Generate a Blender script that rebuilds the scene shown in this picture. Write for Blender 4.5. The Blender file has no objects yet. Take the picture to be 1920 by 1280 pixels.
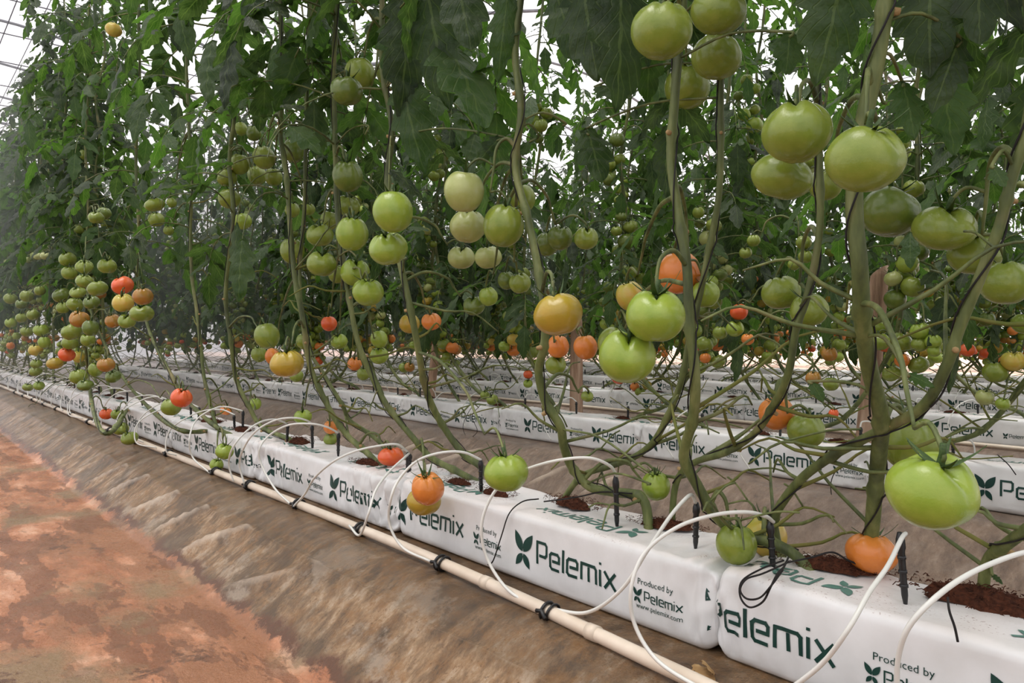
import bpy, math, random
import numpy as np
from mathutils import Vector, noise, Matrix

R = random.Random(7)
PI = math.pi
SC = bpy.context.scene
COL = SC.collection

# ---------------------------------------------------------------- camera, sky, sun, exposure
F = 1387.0                      # focal length in pixels of the 1920 px wide frame
HZ = 635.0                      # image row of the horizon
TH = math.atan(1180.0 / F)      # the crop rows run this far left of the view axis
CT, ST = math.cos(TH), math.sin(TH)
CZ = 0.525                      # eye height above the bench the bags lie on
ROWSP = 1.52
cd = bpy.data.cameras.new('camera'); cam = bpy.data.objects.new('camera', cd); COL.objects.link(cam)
cd.sensor_width = 36.0; cd.lens = 36.0 * F / 1920.0; cd.shift_y = -5.0 / 1920.0
cd.clip_start = 0.02; cd.clip_end = 200
cam.location = (0, 0, CZ)
cam.rotation_euler = (PI / 2, 0, math.atan2(ST, -CT) - PI / 2)
SC.camera = cam

wd = bpy.data.worlds.new('overcast_sky'); SC.world = wd; wd.use_nodes = True
nt = wd.node_tree; nt.nodes.clear()
wo = nt.nodes.new('ShaderNodeOutputWorld'); bg = nt.nodes.new('ShaderNodeBackground')
tc = nt.nodes.new('ShaderNodeTexCoord'); sx = nt.nodes.new('ShaderNodeSeparateXYZ'); cr = nt.nodes.new('ShaderNodeValToRGB')
nt.links.new(tc.outputs['Generated'], sx.inputs[0]); nt.links.new(sx.outputs['Z'], cr.inputs[0])
cr.color_ramp.elements[0].position = 0.0; cr.color_ramp.elements[0].color = (0.80, 0.78, 0.80, 1)
cr.color_ramp.elements[1].position = 0.6; cr.color_ramp.elements[1].color = (0.95, 0.95, 1.0, 1)
nt.links.new(cr.outputs[0], bg.inputs[0]); bg.inputs[1].default_value = 1.0
nt.links.new(bg.outputs[0], wo.inputs[0])

sd = bpy.data.lights.new('sun', 'SUN'); sun = bpy.data.objects.new('sun', sd); COL.objects.link(sun)
sd.energy = 2.8; sd.angle = math.radians(35); sd.color = (1.0, 0.95, 0.88)
sun.rotation_euler = Vector((0.06, 0.20, -0.97)).to_track_quat('-Z', 'Y').to_euler()

SC.view_settings.view_transform = 'Standard'; SC.view_settings.look = 'None'
SC.view_settings.gamma = 1.0; SC.view_settings.use_curve_mapping = False
SC.view_settings.exposure = 0.42
SC.cycles.max_bounces = 7; SC.cycles.diffuse_bounces = 4; SC.cycles.glossy_bounces = 2
SC.cycles.transmission_bounces = 4; SC.cycles.transparent_max_bounces = 4
SC.cycles.caustics_reflective = False; SC.cycles.caustics_refractive = False

# ---------------------------------------------------------------- helpers
def W(x, y, Y):
    """world point seen at pixel x, y at the distance Y across the rows"""
    u = (x - 960.0) / F; v = (HZ - y) / F
    t = Y / (ST + u * CT)
    return Vector((t * (-CT + u * ST), Y, CZ + t * v))
def Wz(x, y, z):
    u = (x - 960.0) / F; t = (CZ - z) * F / (y - HZ)
    return Vector((t * (-CT + u * ST), t * (ST + u * CT), z))
def bfac(x): return ST + (x - 960.0) / F * CT

def lin(c):
    return tuple(((v / 255.0) / 12.92 if v / 255.0 <= 0.04045 else ((v / 255.0 + 0.055) / 1.055) ** 2.4) for v in c) + (1.0,)

class MB:
    def __init__(s): s.v = []; s.f = []; s.m = []; s.a = []; s.n = 0
    def add(s, verts, faces, mat=0, attr=None):
        n = s.n
        s.v.extend([tuple(p) for p in verts]); s.n += len(verts)
        s.f.extend([tuple(i + n for i in f) for f in faces]); s.m.extend([mat] * len(faces))
        if attr is None: s.a.extend([(0.5, 0.0, 0.5)] * len(verts))
        else: s.a.extend(attr)
    def mesh(s, name, mats, smooth=True, attr=False):
        me = bpy.data.meshes.new(name)
        me.from_pydata(s.v, [], s.f)
        for m in mats: me.materials.append(m)
        if len(mats) > 1: me.polygons.foreach_set('material_index', s.m)
        if smooth: me.polygons.foreach_set('use_smooth', [True] * len(s.f))
        if attr:
            at = me.attributes.new('leafco', 'FLOAT_VECTOR', 'POINT')
            at.data.foreach_set('vector', np.array(s.a, dtype=np.float32).ravel())
        me.update()
        return me

def put(name, me, parent=None, loc=None, rot=None, scale=None):
    o = bpy.data.objects.new(name, me); COL.objects.link(o)
    if parent: o.parent = parent
    if loc is not None: o.location = loc
    if rot is not None: o.rotation_euler = rot
    if scale is not None: o.scale = (scale,) * 3 if isinstance(scale, (int, float)) else scale
    return o
def tag(o, label, cat, group=None, kind=None):
    o['label'] = label; o['category'] = cat
    if group: o['group'] = group
    if kind: o['kind'] = kind
    return o
def struct(o):
    o['kind'] = 'structure'; return o

def spline(pts, per=5):
    """Catmull-Rom through points given as tuples of any length"""
    P = [np.array(p, float) for p in pts]
    if len(P) < 3:
        return [P[0] + (P[-1] - P[0]) * i / per for i in range(per + 1)]
    P = [2 * P[0] - P[1]] + P + [2 * P[-1] - P[-2]]
    out = []
    for i in range(1, len(P) - 2):
        a, b, c, d = P[i - 1:i + 3]
        for k in range(per):
            t = k / per
            out.append(0.5 * ((2 * b) + (-a + c) * t + (2 * a - 5 * b + 4 * c - d) * t * t + (-a + 3 * b - 3 * c + d) * t ** 3))
    out.append(P[-2]); return out

def tube(mb, pts, rad, n=8, mat=0, cap=True):
    """pts: 3-vectors; rad: number or list"""
    P = [Vector(p[:3]) for p in pts]; m = len(P)
    rr = [rad] * m if isinstance(rad, (int, float)) else rad
    T = [(P[min(i + 1, m - 1)] - P[max(i - 1, 0)]).normalized() for i in range(m)]
    up = Vector((0, 0, 1)) if abs(T[0].z) < 0.9 else Vector((1, 0, 0))
    N = (up - T[0] * up.dot(T[0])).normalized()
    vs = []; fs = []
    for i in range(m):
        N = (N - T[i] * N.dot(T[i]))
        if N.length < 1e-6: N = T[i].orthogonal()
        N.normalize(); B = T[i].cross(N)
        for k in range(n):
            a = 2 * PI * k / n
            vs.append(P[i] + (N * math.cos(a) + B * math.sin(a)) * rr[i])
    for i in range(m - 1):
        for k in range(n):
            k2 = (k + 1) % n
            fs.append((i * n + k, i * n + k2, (i + 1) * n + k2, (i + 1) * n + k))
    if cap:
        fs.append(tuple(range(n))[::-1]); fs.append(tuple((m - 1) * n + k for k in range(n)))
    mb.add(vs, fs, mat)

# ---------------------------------------------------------------- materials
def newmat(name):
    m = bpy.data.materials.new(name); m.use_nodes = True
    n = m.node_tree; b = n.nodes['Principled BSDF']
    return m, n, b
def N(n, t, **k):
    x = n.nodes.new(t)
    for a, b in k.items(): setattr(x, a, b)
    return x
def noisetex(n, scale, detail=4, rough=0.6, co='Object', mapping=None):
    t = N(n, 'ShaderNodeTexCoord'); x = N(n, 'ShaderNodeTexNoise')
    x.inputs['Scale'].default_value = scale; x.inputs['Detail'].default_value = detail; x.inputs['Roughness'].default_value = rough
    if mapping:
        mp = N(n, 'ShaderNodeMapping'); mp.inputs['Scale'].default_value = mapping[0]; mp.inputs['Rotation'].default_value = mapping[1]
        n.links.new(t.outputs[co], mp.inputs[0]); n.links.new(mp.outputs[0], x.inputs['Vector'])
    else: n.links.new(t.outputs[co], x.inputs['Vector'])
    return x.outputs['Fac']
def ramp(n, fac, stops, interp='LINEAR'):
    r = N(n, 'ShaderNodeValToRGB'); r.color_ramp.interpolation = interp
    while len(r.color_ramp.elements) < len(stops): r.color_ramp.elements.new(0.5)
    for e, (p, c) in zip(r.color_ramp.elements, stops): e.position = p; e.color = c
    n.links.new(fac, r.inputs[0]); return r.outputs['Color']
def mixc(n, fac, a, b, mode='MIX'):
    x = N(n, 'ShaderNodeMix', data_type='RGBA', blend_type=mode)
    if isinstance(fac, (int, float)): x.inputs[0].default_value = fac
    else: n.links.new(fac, x.inputs[0])
    for i, v in ((6, a), (7, b)):
        if isinstance(v, tuple): x.inputs[i].default_value = v
        else: n.links.new(v, x.inputs[i])
    return x.outputs[2]
def math_(n, op, a, b=None, clamp=False):
    x = N(n, 'ShaderNodeMath', operation=op, use_clamp=clamp)
    for i, v in enumerate((a, b)):
        if v is None: continue
        if isinstance(v, (int, float)): x.inputs[i].default_value = v
        else: n.links.new(v, x.inputs[i])
    return x.outputs[0]
def bump(n, b, h, strength=0.3, dist=0.01):
    x = N(n, 'ShaderNodeBump'); x.inputs['Strength'].default_value = strength; x.inputs['Distance'].default_value = dist
    n.links.new(h, x.inputs['Height']); n.links.new(x.outputs[0], b.inputs['Normal'])

def simple(name, col, rough=0.5, spec=0.5, var=None, nscale=20, bmp=None):
    m, n, b = newmat(name)
    b.inputs['Roughness'].default_value = rough; b.inputs['Specular IOR Level'].default_value = spec
    f = noisetex(n, nscale)
    c = ramp(n, f, [(0.3, lin(col)), (0.7, lin(var or col))])
    n.links.new(c, b.inputs['Base Color'])
    if bmp: bump(n, b, f, bmp, 0.004)
    return m

# tomatoes: pigment only, mottled
TOMC = {
    'green':  ((112, 130, 42), (136, 148, 62)),
    'bright': ((128, 152, 48), (148, 164, 66)),
    'pale':   ((156, 164, 92), (170, 174, 112)),
    'deep':   ((86, 106, 38), (108, 122, 50)),
    'gold':   ((176, 144, 50), (160, 138, 44)),
    'yellow': ((184, 170, 74), (196, 156, 64)),
    'orange': ((216, 128, 56), (206, 118, 48)),
    'red':    ((214, 82, 40), (214, 102, 50)),
    'brown':  ((170, 110, 44), (150, 116, 44)),
}
TM = {}
for k, (a, b_) in TOMC.items():
    m, n, b = newmat('tomato_skin_' + k)
    f = noisetex(n, 1.3, 3)
    t = N(n, 'ShaderNodeTexCoord'); s_ = N(n, 'ShaderNodeSeparateXYZ'); n.links.new(t.outputs['Object'], s_.inputs[0])
    c = ramp(n, f, [(0.3, lin(a)), (0.7, lin(b_))])
    top = math_(n, 'MULTIPLY', math_(n, 'SUBTRACT', s_.outputs['Z'], 0.25, True), 0.55, True)
    sh = lin(tuple(int(v * 0.80) for v in a)) if k in ('green', 'bright', 'deep', 'pale') else lin((a[0] - 20, a[1] + 10, a[2]))
    c = mixc(n, top, c, sh)
    n.links.new(c, b.inputs['Base Color'])
    b.inputs['Roughness'].default_value = 0.24; b.inputs['Specular IOR Level'].default_value = 0.5
    b.inputs['Subsurface Weight'].default_value = 0.0
    bump(n, b, noisetex(n, 9, 3), 0.05, 0.02)
    TM[k] = m

M_stem = None
m, n, b = newmat('stem_green')
f = noisetex(n, 30, 4, mapping=((1, 1, 0.25), (0, 0, 0)))
c = ramp(n, f, [(0.32, lin((56, 64, 30))), (0.52, lin((88, 98, 48))), (0.72, lin((124, 128, 76)))])
g = noisetex(n, 7, 3)
c = mixc(n, ramp(n, g, [(0.55, (0, 0, 0, 1)), (0.75, (0.7, 0.7, 0.7, 1))]), c, lin((140, 126, 84)))
n.links.new(c, b.inputs['Base Color']); b.inputs['Roughness'].default_value = 0.6
bump(n, b, f, 0.9, 0.004); M_stem = m
M_scar = simple('stem_scar', (176, 150, 108), 0.8, 0.2, (140, 112, 74), 60, 0.5)
M_calyx = simple('calyx_green', (40, 60, 26), 0.6, 0.4, (66, 88, 38), 25)
M_dry = simple('dry_stalk', (120, 112, 62), 0.8, 0.2, (92, 104, 48), 25)
M_black = simple('black_twine', (22, 20, 20), 0.7, 0.3, (40, 36, 34), 60)
M_stake = simple('black_plastic', (20, 20, 22), 0.35, 0.5, (30, 30, 30), 20)
M_tube = simple('white_tube', (226, 226, 220), 0.35, 0.5, (206, 206, 198), 6)
M_pipe = simple('cream_pipe', (222, 208, 190), 0.4, 0.5, (200, 184, 164), 9)
M_rust = simple('rusty_wire', (96, 62, 40), 0.8, 0.3, (60, 40, 30), 40)
M_ink = simple('green_ink', (14, 52, 46), 0.45, 0.4, (18, 60, 52), 30)
M_inkt = simple('faded_green_ink', (96, 134, 122), 0.5, 0.4, (70, 112, 100), 50)
M_coir = simple('coir', (92, 54, 38), 0.95, 0.1, (46, 28, 22), 160, 1.0)
M_steel = simple('galvanised_steel', (120, 118, 124), 0.5, 0.5, (90, 88, 96), 8)
M_wire = simple('trellis_wire', (92, 84, 96), 0.6, 0.4, (70, 66, 76), 8)

# bag film: white, with dust on the top
m, n, b = newmat('white_bag_film')
f1 = noisetex(n, 9, 5, 0.6); f2 = noisetex(n, 220, 2, 0.5)
t = N(n, 'ShaderNodeTexCoord'); s_ = N(n, 'ShaderNodeSeparateXYZ'); n.links.new(t.outputs['Object'], s_.inputs[0])
c = ramp(n, f1, [(0.3, lin((212, 212, 210))), (0.75, lin((228, 228, 228)))])
topm = math_(n, 'MULTIPLY', math_(n, 'SUBTRACT', s_.outputs['Z'], 0.139, True), 100.0, True)
spk = ramp(n, f2, [(0.62, (0, 0, 0, 1)), (0.67, (1, 1, 1, 1))])
blot = ramp(n, noisetex(n, 7, 2), [(0.48, (0, 0, 0, 1)), (0.62, (1, 1, 1, 1))])
k_ = math_(n, 'MULTIPLY', topm, math_(n, 'MULTIPLY', spk, blot))
c = mixc(n, math_(n, 'MULTIPLY', topm, 0.35), c, lin((238, 216, 204)))
c = mixc(n, k_, c, lin((120, 70, 50)))
n.links.new(c, b.inputs['Base Color']); b.inputs['Roughness'].default_value = 0.42; b.inputs['Specular IOR Level'].default_value = 0.4
fw = noisetex(n, 14, 4, 0.55, mapping=((1, 1, 0.35), (0, 0, 0)))
bump(n, b, fw, 0.35, 0.01); M_bag = m

# leaves
def leafmat(name, dark, mid, dust, dustamt):
    m = bpy.data.materials.new(name); m.use_nodes = True; n = m.node_tree; n.nodes.clear()
    o = N(n, 'ShaderNodeOutputMaterial'); at = N(n, 'ShaderNodeAttribute', attribute_name='leafco')
    sp = N(n, 'ShaderNodeSeparateXYZ'); n.links.new(at.outputs['Vector'], sp.inputs[0])
    u, v, r = sp.outputs
    av = math_(n, 'ABSOLUTE', v)
    base = ramp(n, r, [(0.0, lin(dark)), (0.6, lin(mid)), (1.0, lin(tuple(int(x * 1.25) for x in mid)))])
    d = noisetex(n, 16, 4)
    base = mixc(n, math_(n, 'MULTIPLY', ramp(n, d, [(0.35, (0, 0, 0, 1)), (0.7, (1, 1, 1, 1))]), dustamt), base, lin(dust))
    w = math_(n, 'SINE', math_(n, 'MULTIPLY', math_(n, 'SUBTRACT', u, math_(n, 'MULTIPLY', av, 0.30)), 46.0))
    side = math_(n, 'MULTIPLY', math_(n, 'SUBTRACT', w, 0.86, True), 5.0, True)
    mid_ = math_(n, 'LESS_THAN', av, 0.05)
    vein = math_(n, 'MAXIMUM', side, mid_)
    base = mixc(n, math_(n, 'MULTIPLY', vein, 0.16), base, lin((140, 154, 104)))
    df = N(n, 'ShaderNodeBsdfPrincipled'); df.inputs['Roughness'].default_value = 0.5; df.inputs['Specular IOR Level'].default_value = 0.32
    n.links.new(base, df.inputs['Base Color'])
    bp = N(n, 'ShaderNodeBump'); bp.inputs['Strength'].default_value = 0.7; bp.inputs['Distance'].default_value = 0.006
    hh = math_(n, 'SUBTRACT', math_(n, 'MULTIPLY', noisetex(n, 45, 3), 1.4), math_(n, 'MULTIPLY', vein, 0.5)); n.links.new(hh, bp.inputs['Height'])
    n.links.new(bp.outputs[0], df.inputs['Normal'])
    tr = N(n, 'ShaderNodeBsdfTranslucent'); tb = mixc(n, 1.0, base, (2.5, 3.2, 1.15, 1), 'MULTIPLY'); n.links.new(tb, tr.inputs[0])
    mx = N(n, 'ShaderNodeMixShader'); mx.inputs[0].default_value = 0.44
    n.links.new(df.outputs[0], mx.inputs[1]); n.links.new(tr.outputs[0], mx.inputs[2]); n.links.new(mx.outputs[0], o.inputs[0])
    return m
M_leaf = leafmat('tomato_leaf', (16, 30, 15), (42, 62, 28), (98, 110, 86), 0.34)

# ground: dusty plastic sheet with mud in the troughs
def groundmat():
    m, n, b = newmat('ground_sheet')
    g = N(n, 'ShaderNodeNewGeometry'); sp = N(n, 'ShaderNodeSeparateXYZ'); n.links.new(g.outputs['Position'], sp.inputs[0])
    t = N(n, 'ShaderNodeTexCoord')
    big = noisetex(n, 3.5, 7, 0.68); fine = noisetex(n, 30, 9, 0.75); grit = noisetex(n, 120, 4, 0.7)
    streak = noisetex(n, 16, 9, 0.74, mapping=((1.2, 0.55, 0.6), (0, 0, 0.6)))
    film = ramp(n, streak, [(0.32, lin((66, 52, 38))), (0.44, lin((116, 92, 68))), (0.54, lin((154, 126, 96))), (0.66, lin((188, 168, 144)))])
    film = mixc(n, ramp(n, fine, [(0.46, (0, 0, 0, 1)), (0.66, (0.8, 0.8, 0.8, 1))]), film, lin((136, 96, 54)))
    film = mixc(n, ramp(n, big, [(0.48, (0, 0, 0, 1)), (0.58, (0.7, 0.7, 0.7, 1))]), film, lin((78, 64, 50)))
    film = mixc(n, ramp(n, noisetex(n, 5.0, 8, .7), [(0.55, (0, 0, 0, 1)), (0.62, (0.6, 0.6, 0.6, 1))]), film, lin((168, 152, 134)))
    film = mixc(n, ramp(n, grit, [(0.60, (0, 0, 0, 1)), (0.68, (0.6, 0.6, 0.6, 1))]), film, lin((52, 40, 32)))
    # the plastic further back is greyer and cleaner
    back = ramp(n, math_(n, 'MULTIPLY', sp.outputs['Y'], 0.5), [(0.62, (0, 0, 0, 1)), (0.85, (0.75, 0.75, 0.75, 1))])
    film = mixc(n, back, film, ramp(n, streak, [(0.3, lin((92, 78, 68))), (0.7, lin((136, 118, 106)))]))
    upper = ramp(n, math_(n, 'MULTIPLY', math_(n, 'ADD', sp.outputs['Z'], 0.1), 5.0), [(0.20, (0, 0, 0, 1)), (0.34, (1, 1, 1, 1))])
    film = mixc(n, math_(n, 'MULTIPLY', math_(n, 'MULTIPLY', upper, math_(n, 'LESS_THAN', sp.outputs['Y'], 1.35)), 0.5), film, ramp(n, fine, [(0.35, lin((40, 32, 24))), (0.6, lin((104, 76, 46)))]))
    def wet(scale, mp, a, w): return ramp(n, noisetex(n, scale, 8, 0.62, mapping=mp), [(a, (0, 0, 0, 1)), (a + w, (1, 1, 1, 1))])
    soil = ramp(n, noisetex(n, 5, 8, 0.6, mapping=((1, 2, 1), (0, 0, .4))), [(0.32, lin((140, 88, 60))), (0.48, lin((172, 114, 80))), (0.58, lin((194, 136, 102))), (0.70, lin((222, 174, 144)))])
    soil = mixc(n, math_(n, 'MULTIPLY', wet(3.2, ((.8, 2.0, 1), (0, 0, .35)), .50, .05), .8), soil, lin((150, 104, 74)))
    soil = mixc(n, math_(n, 'MULTIPLY', wet(4.6, ((.6, 1.9, 1), (0, 0, .2)), .54, .015), .65), soil, lin((110, 72, 50)))
    soil = mixc(n, math_(n, 'MULTIPLY', wet(2.1, ((1, 1.3, 1), (0, 0, .9)), .54, .10), .7), soil, lin((136, 118, 88)))
    soil = mixc(n, math_(n, 'MULTIPLY', wet(26, ((1, 1, 1), (0, 0, 0)), .60, .06), .5), soil, lin((104, 70, 50)))
    z = math_(n, 'ADD', sp.outputs['Z'], math_(n, 'MULTIPLY', math_(n, 'SUBTRACT', noisetex(n, 7, 9, .75), 0.5), 0.10))
    mk = ramp(n, math_(n, 'MULTIPLY', math_(n, 'ADD', z, 0.3), 4.0), [(0.585, (1, 1, 1, 1)), (0.63, (0, 0, 0, 1))])
    mk2 = math_(n, 'MULTIPLY', mk, math_(n, 'LESS_THAN', sp.outputs['Y'], 0.8))
    rim = ramp(n, math_(n, 'MULTIPLY', math_(n, 'ADD', z, 0.3), 4.0), [(0.575, (0, 0, 0, 1)), (0.60, (1, 1, 1, 1)), (0.63, (1, 1, 1, 1)), (0.68, (0, 0, 0, 1))])
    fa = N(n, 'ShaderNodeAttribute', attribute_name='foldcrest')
    film = mixc(n, math_(n, 'MULTIPLY', ramp(n, fa.outputs['Fac'], [(0.35, (0, 0, 0, 1)), (0.9, (1, 1, 1, 1))]), 0.55), film, lin((206, 188, 168)))  # glossy glints on the fold crests, painted into the film colour as pale streaks
    col = mixc(n, mk2, film, soil)
    col = mixc(n, math_(n, 'MULTIPLY', math_(n, 'MULTIPLY', rim, math_(n, 'LESS_THAN', sp.outputs['Y'], 0.8)), wet(9, ((1, 1, 1), (0, 0, 0)), .40, .12)), col, lin((98, 66, 48)))
    n.links.new(col, b.inputs['Base Color'])
    ro = math_(n, 'ADD', math_(n, 'MULTIPLY', mk2, 0.05), math_(n, 'MULTIPLY', fine, 0.42)); n.links.new(ro, b.inputs['Roughness'])
    b.inputs['Specular IOR Level'].default_value = 0.5
    hh = math_(n, 'ADD', math_(n, 'ADD', math_(n, 'MULTIPLY', streak, 0.6), math_(n, 'MULTIPLY', fine, 0.5)), math_(n, 'MULTIPLY', grit, 0.2))
    bump(n, b, hh, 0.8, 0.014)
    return m
M_ground = groundmat()
M_sand = simple('pale_sand', (246, 214, 196), 0.95, 0.1, (232, 196, 174), 1.5, 0.3)
m, n, b = newmat('greenhouse_film'); n.nodes.clear()
o = N(n, 'ShaderNodeOutputMaterial'); a1 = N(n, 'ShaderNodeBsdfTransparent'); a2 = N(n, 'ShaderNodeBsdfTranslucent'); mx = N(n, 'ShaderNodeMixShader')
a2.inputs[0].default_value = (0.95, 0.94, 0.96, 1); mx.inputs[0].default_value = 0.5
n.links.new(a1.outputs[0], mx.inputs[1]); n.links.new(a2.outputs[0], mx.inputs[2]); n.links.new(mx.outputs[0], o.inputs[0]); M_film = m
m, n, b = newmat('weathered_wood')
f = noisetex(n, 24, 6, 0.65, mapping=((1, 1, 0.10), (0, 0, 0)))
n.links.new(ramp(n, f, [(0.3, lin((104, 76, 58))), (0.5, lin((168, 136, 112))), (0.7, lin((204, 178, 154)))]), b.inputs['Base Color'])
b.inputs['Roughness'].default_value = 0.85; bump(n, b, f, 0.8, 0.006); M_wood = m

# ---------------------------------------------------------------- ground
def sm(a, b, x):
    t = min(1, max(0, (x - a) / (b - a))); return t * t * (3 - 2 * t)
FLOORZ = -0.165
def profile(Y):
    p = (Y - 0.66) % ROWSP            # 0 = front toe, 0.17 = crease, bench to 0.82
    if p < 0.17: z = FLOORZ + (p / 0.17) * (-FLOORZ - 0.045)
    elif p < 0.30: z = -0.045 + 0.045 * math.sin((p - 0.17) / 0.13 * PI / 2)
    elif p < 0.78: z = 0.0
    elif p < 1.02: z = FLOORZ * sm(0.78, 1.02, p)
    else: z = FLOORZ
    return z
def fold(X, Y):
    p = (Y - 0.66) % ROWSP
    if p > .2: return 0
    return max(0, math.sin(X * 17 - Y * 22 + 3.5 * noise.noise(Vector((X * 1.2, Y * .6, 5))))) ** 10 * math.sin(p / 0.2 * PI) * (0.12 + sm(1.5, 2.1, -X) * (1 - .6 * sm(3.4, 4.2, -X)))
def ground_z(X, Y):
    z = profile(Y)
    p = (Y - 0.66) % ROWSP
    w = 1.0 if (p < 0.33 or p > 0.70) else 0.15
    z += w * 0.012 * noise.noise(Vector((X * 1.7, Y * 3.0, 0.3)))
    z += w * 0.005 * noise.noise(Vector((X * 7 + Y * 5, Y * 5, 1.7)))
    if p < 0.2:                      # folds of the film on the bank
        z += 0.020 * fold(X, Y)
        z += 0.005 * noise.noise(Vector((X * 9 - Y * 10, Y * 4, 8)))
    z += 0.004 * math.exp(-((p - 0.17) / 0.008) ** 2)
    return z
mb = MB()
xs = list(np.arange(-5.0, 2.2, 0.03)); xs = list(np.arange(-24.0, -5.0, 0.12)) + xs
ys = list(np.arange(-1.7, .60, 0.03)) + list(np.arange(.60, .90, .008)) + list(np.arange(.90, 3.0, 0.02)) + list(np.arange(3.0, 10.0, 0.045))
vs = [(x, y, ground_z(x, y)) for y in ys for x in xs]; nx = len(xs)
fs = [(j * nx + i, j * nx + i + 1, (j + 1) * nx + i + 1, (j + 1) * nx + i) for j in range(len(ys) - 1) for i in range(nx - 1)]
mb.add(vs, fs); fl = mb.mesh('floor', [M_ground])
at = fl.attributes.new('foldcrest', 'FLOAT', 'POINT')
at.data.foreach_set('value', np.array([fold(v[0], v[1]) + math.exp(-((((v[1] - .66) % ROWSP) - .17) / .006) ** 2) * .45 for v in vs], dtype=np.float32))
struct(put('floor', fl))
mb = MB(); gx = np.arange(-40, 12.1, 2.0); gy = np.arange(9.9, 40.1, 2.0)
vs = [(x, y, -0.17 + 0.04 * noise.noise(Vector((x * .3, y * .3, 0)))) for y in gy for x in gx]; nx = len(gx)
mb.add(vs, [(j * nx + i, j * nx + i + 1, (j + 1) * nx + i + 1, (j + 1) * nx + i) for j in range(len(gy) - 1) for i in range(nx - 1)])
tag(put('sandy_ground', mb.mesh('sandy_ground', [M_sand])), 'pale pinkish sandy ground beyond the last row', 'ground', kind='structure')

# ---------------------------------------------------------------- greenhouse shell
def box(mb, a, b, mat=0):
    (x0, y0, z0), (x1, y1, z1) = a, b
    vs = [(x0, y0, z0), (x1, y0, z0), (x1, y1, z0), (x0, y1, z0), (x0, y0, z1), (x1, y0, z1), (x1, y1, z1), (x0, y1, z1)]
    mb.add(vs, [(0, 3, 2, 1), (4, 5, 6, 7), (0, 1, 5, 4), (1, 2, 6, 5), (2, 3, 7, 6), (3, 0, 4, 7)], mat)
mb = MB()
def roofz(Y): return 4.3 + 0.9 * math.sin(((Y + 3) % 8.0) / 8.0 * PI)
yy = np.arange(-8, 20.1, 0.5)
vs = [(x, y, roofz(y)) for y in yy for x in (-26, 6)]
mb.add(vs, [(2 * j, 2 * j + 1, 2 * j + 3, 2 * j + 2) for j in range(len(yy) - 1)])
struct(put('ceiling', mb.mesh('ceiling', [M_film])))
mb = MB(); mb.add([(-26, -8, -.2), (-26, 20, -.2), (-26, 20, 4.4), (-26, -8, 4.4)], [(0, 1, 2, 3)]); struct(put('wall_end', mb.mesh('wall_end', [M_film])))
for i, x in enumerate(np.arange(-25, 4, 2.0)):
    mb = MB(); tube(mb, [(x, y, roofz(y) - 0.04) for y in np.arange(-6, 18, 0.5)], 0.022, 6)
    struct(put('trim_%d' % (i + 1), mb.mesh('roof_bow', [M_steel])))
for j in range(-1, 6):
    mb = MB(); y = 1.1 + ROWSP * j
    if j == -1: y = 0.25
    tube(mb, [(-25, y, 3.45), (-12, y, 3.42), (3, y, 3.45)], 0.004, 5)
    tag(put('trellis_wire', mb.mesh('trellis_wire', [M_wire])), 'thin trellis wire strung high over the aisle' if j == -1 else 'thin trellis wire strung high above the %s row of plants' % ['front', 'second', 'third', 'fourth', 'fifth', 'sixth'][j], 'wire', 'trellis wires under the roof')
mb = MB()
for i in range(24):
    x = -24 + i * 0.9
    tube(mb, [(x, -2.5, 3.5), (x, 3, 3.5)], 0.006, 4)
for k in range(9):
    y = -1.5 + k * 0.4; tube(mb, [(-25, y, 3.5), (-2, y, 3.5)], 0.005, 4)
tag(put('roof_wire_mesh', mb.mesh('roof_wire_mesh', [M_wire])), 'fine grid of wires below the white roof at top left', 'wire mesh')

m = bpy.data.materials.new('humid_haze'); m.use_nodes = True; n = m.node_tree; n.nodes.clear()
o = N(n, 'ShaderNodeOutputMaterial'); v_ = N(n, 'ShaderNodeVolumeScatter'); v_.inputs['Color'].default_value = (0.95, 0.98, 1, 1); v_.inputs['Density'].default_value = 0.05; v_.inputs['Anisotropy'].default_value = 0.4
n.links.new(v_.outputs[0], o.inputs['Volume'])
mb = MB(); box(mb, (-25.5, -7.5, -.4), (-5.5, 9.5, 4.2))
tag(put('haze', mb.mesh('haze', [m], smooth=False)), 'thin bright humid haze down the greenhouse', 'haze', kind='stuff')
# ---------------------------------------------------------------- grow bags
BW, BH, BL = 0.20, 0.145, 1.0
def section(q, w=BW, h=BH, r=0.012):
    """rounded rectangle by length q, from the front bottom corner up, over the top and down the back; returns y, z, ny, nz"""
    segs = [('l', (0, r), (0, 1), h - 2 * r), ('c', (r, h - r), PI, r), ('l', (r, h), (1, 0), w - 2 * r), ('c', (w - r, h - r), PI / 2, r),
            ('l', (w, h - r), (0, -1), h - 2 * r), ('c', (w - r, r), 0, r), ('l', (w - r, 0), (-1, 0), w - 2 * r), ('c', (r, r), -PI / 2, r)]
    P = 2 * (w + h - 4 * r) + 2 * PI * r
    q = (q - r * 0.0) % P
    for s in segs:
        L = s[3] if s[0] == 'l' else r * PI / 2
        if q <= L + 1e-9:
            if s[0] == 'l':
                d = s[2]; return s[1][0] + d[0] * q, s[1][1] + d[1] * q, -d[1], d[0]
            a = s[2] - q / r
            return s[1][0] + r * math.cos(a), s[1][1] + r * math.sin(a), math.cos(a), math.sin(a)
        q -= L
    return 0, r, -1, 0
PER = 2 * (BW + BH - 4 * 0.012) + 2 * PI * 0.012
FR = BH - 0.024          # straight part of the front
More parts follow.
